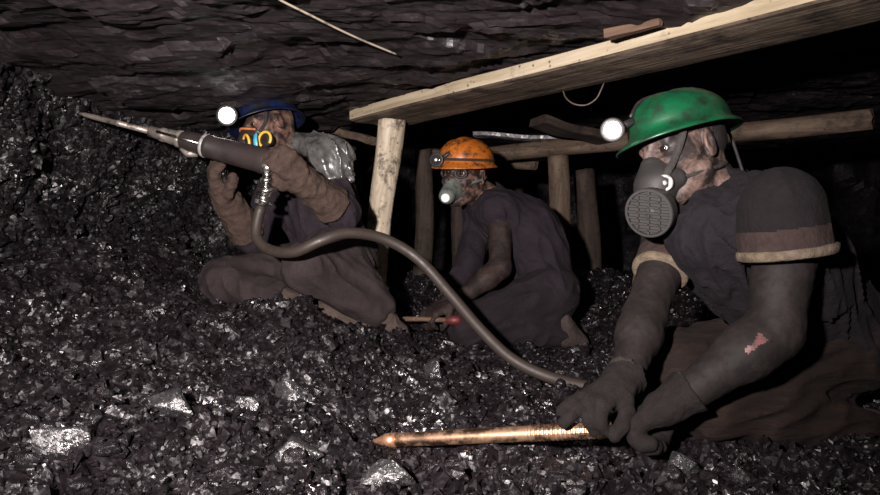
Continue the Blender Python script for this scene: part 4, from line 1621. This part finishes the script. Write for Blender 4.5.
def build_rod():
    a, b = P(373, 441, 1.66), P(612, 429.5, 1.475)
    ax = nrm(b - a)
    L = np.linalg.norm(b - a)
    root = thing('drill_rod', 'shiny coppery pointed rod lying on the coal under the gloved hands', 'rod', (a + b) / 2)
    V, Fc = lathe(a, ax, [(0, .003), (.012, .007), (.028, .0128), (.034, .0162), (.06, .0168)], 20)
    link_mesh('point', V, Fc, M['copper_point'], root)
    V, Fc = lathe(a, ax, [(.055, .0162), (.075, .0154), (.12, .0158), (.2, .0163), (L * .66, .0166), (L - .05, .0163), (L, .0158)], 24)
    link_mesh('shaft', V, Fc, M['copper'], root)
    prof = []
    t = L * .68
    while t < L - .03:
        prof += [(t, .0164), (t + .002, .0178), (t + .006, .0178), (t + .008, .0164)]
        t += .0095
    V, Fc = lathe(a, ax, prof, 24)
    o = link_mesh('ribbed_grip', V, Fc, M['copper'], root, smooth=False)
    o['label'] = 'ribbed end of the rod'


build_rod()

# stick with a red grip in the hands of the crouching person
a, b = P(400, 319, 2.93), P(446, 320, 2.90)
root = thing('wooden_stick', 'thin stick with a red end held by the orange-helmet person', 'tool', (a + b) / 2)
V, Fc = tube(np.array([a, (a + b) / 2 + A(0, 0, .002), b]), .010, 12)
link_mesh('shaft', V, Fc, M['wood_brown'], root)
V, Fc = lathe(b, nrm(b - a), [(0, .011), (.004, .017), (.03, .021), (.055, .019), (.062, .010)], 18)
link_mesh('grip', V, Fc, M['red'], root)['label'] = 'red grip'


# cable on the roof, wire under the cap
def roof_pt(px, py):
    for dd in np.arange(1.2, 4.5, .004):
        q = P(px, py, dd)
        if q[2] >= roof_base(q[0], q[1]) - .035 and False:
            return q
    z = 1.16
    d = (z - CAMZ) * F / (247.5 - py)
    q = P(px, py, d)
    return q


V, Fc = tube(spline([roof_pt(268, -8), roof_pt(282, 1), roof_pt(310, 15), roof_pt(338, 29), roof_pt(362, 40), roof_pt(398, 55)], .02), .0032, 8)
tag(link_mesh('roof_cable', V, Fc, M['cable']), 'thin pale cable running along the roof rock at the top', 'cable')
V, Fc = tube(spline([P(563, 90.5, 2.66), P(566, 98, 2.62), P(574, 104, 2.58), P(586, 105, 2.56), P(596, 99, 2.54), P(600, 92, 2.53), P(604, 83, 2.54)], .01), .0028, 6)
tag(link_mesh('wire_loop', V, Fc, M['wire']), 'thin bent wire hanging under the pale sawn cap', 'wire')

# ------------------------------------------------------------------ light and camera
fl = bpy.data.lights.new('camera_flash', 'SPOT')
fl.energy = 690
fl.color = (1.0, 0.905, 0.88)
fl.spot_size = math.radians(94)
fl.spot_blend = 1.0
fl.shadow_soft_size = 0.035
fo = bpy.data.objects.new('camera_flash', fl)
fo.location = (-.38, -.12, .78)
C.objects.link(fo)
aim = Vector((-.14, 2.6, .93)) - fo.location
fo.rotation_euler = aim.to_track_quat('-Z', 'Y').to_euler()

w = bpy.data.worlds.new('mine_air')
bpy.context.scene.world = w
w.use_nodes = True
w.node_tree.nodes['Background'].inputs[0].default_value = (0.012, 0.006, 0.010, 1)
w.node_tree.nodes['Background'].inputs[1].default_value = 1.0

cam = bpy.data.cameras.new('camera')
cam.sensor_width = 36
cam.lens = 36 * F / 880
cam.clip_start = 0.02
co = bpy.data.objects.new('camera', cam)
co.location = (0, 0, CAMZ)
co.rotation_euler = (math.pi / 2, 0, 0)
C.objects.link(co)
sc = bpy.context.scene
sc.camera = co
sc.view_settings.view_transform = 'Standard'
sc.view_settings.look = 'None'
sc.view_settings.exposure = 0.0
sc.view_settings.gamma = 1.0
sc.view_settings.use_curve_mapping = False
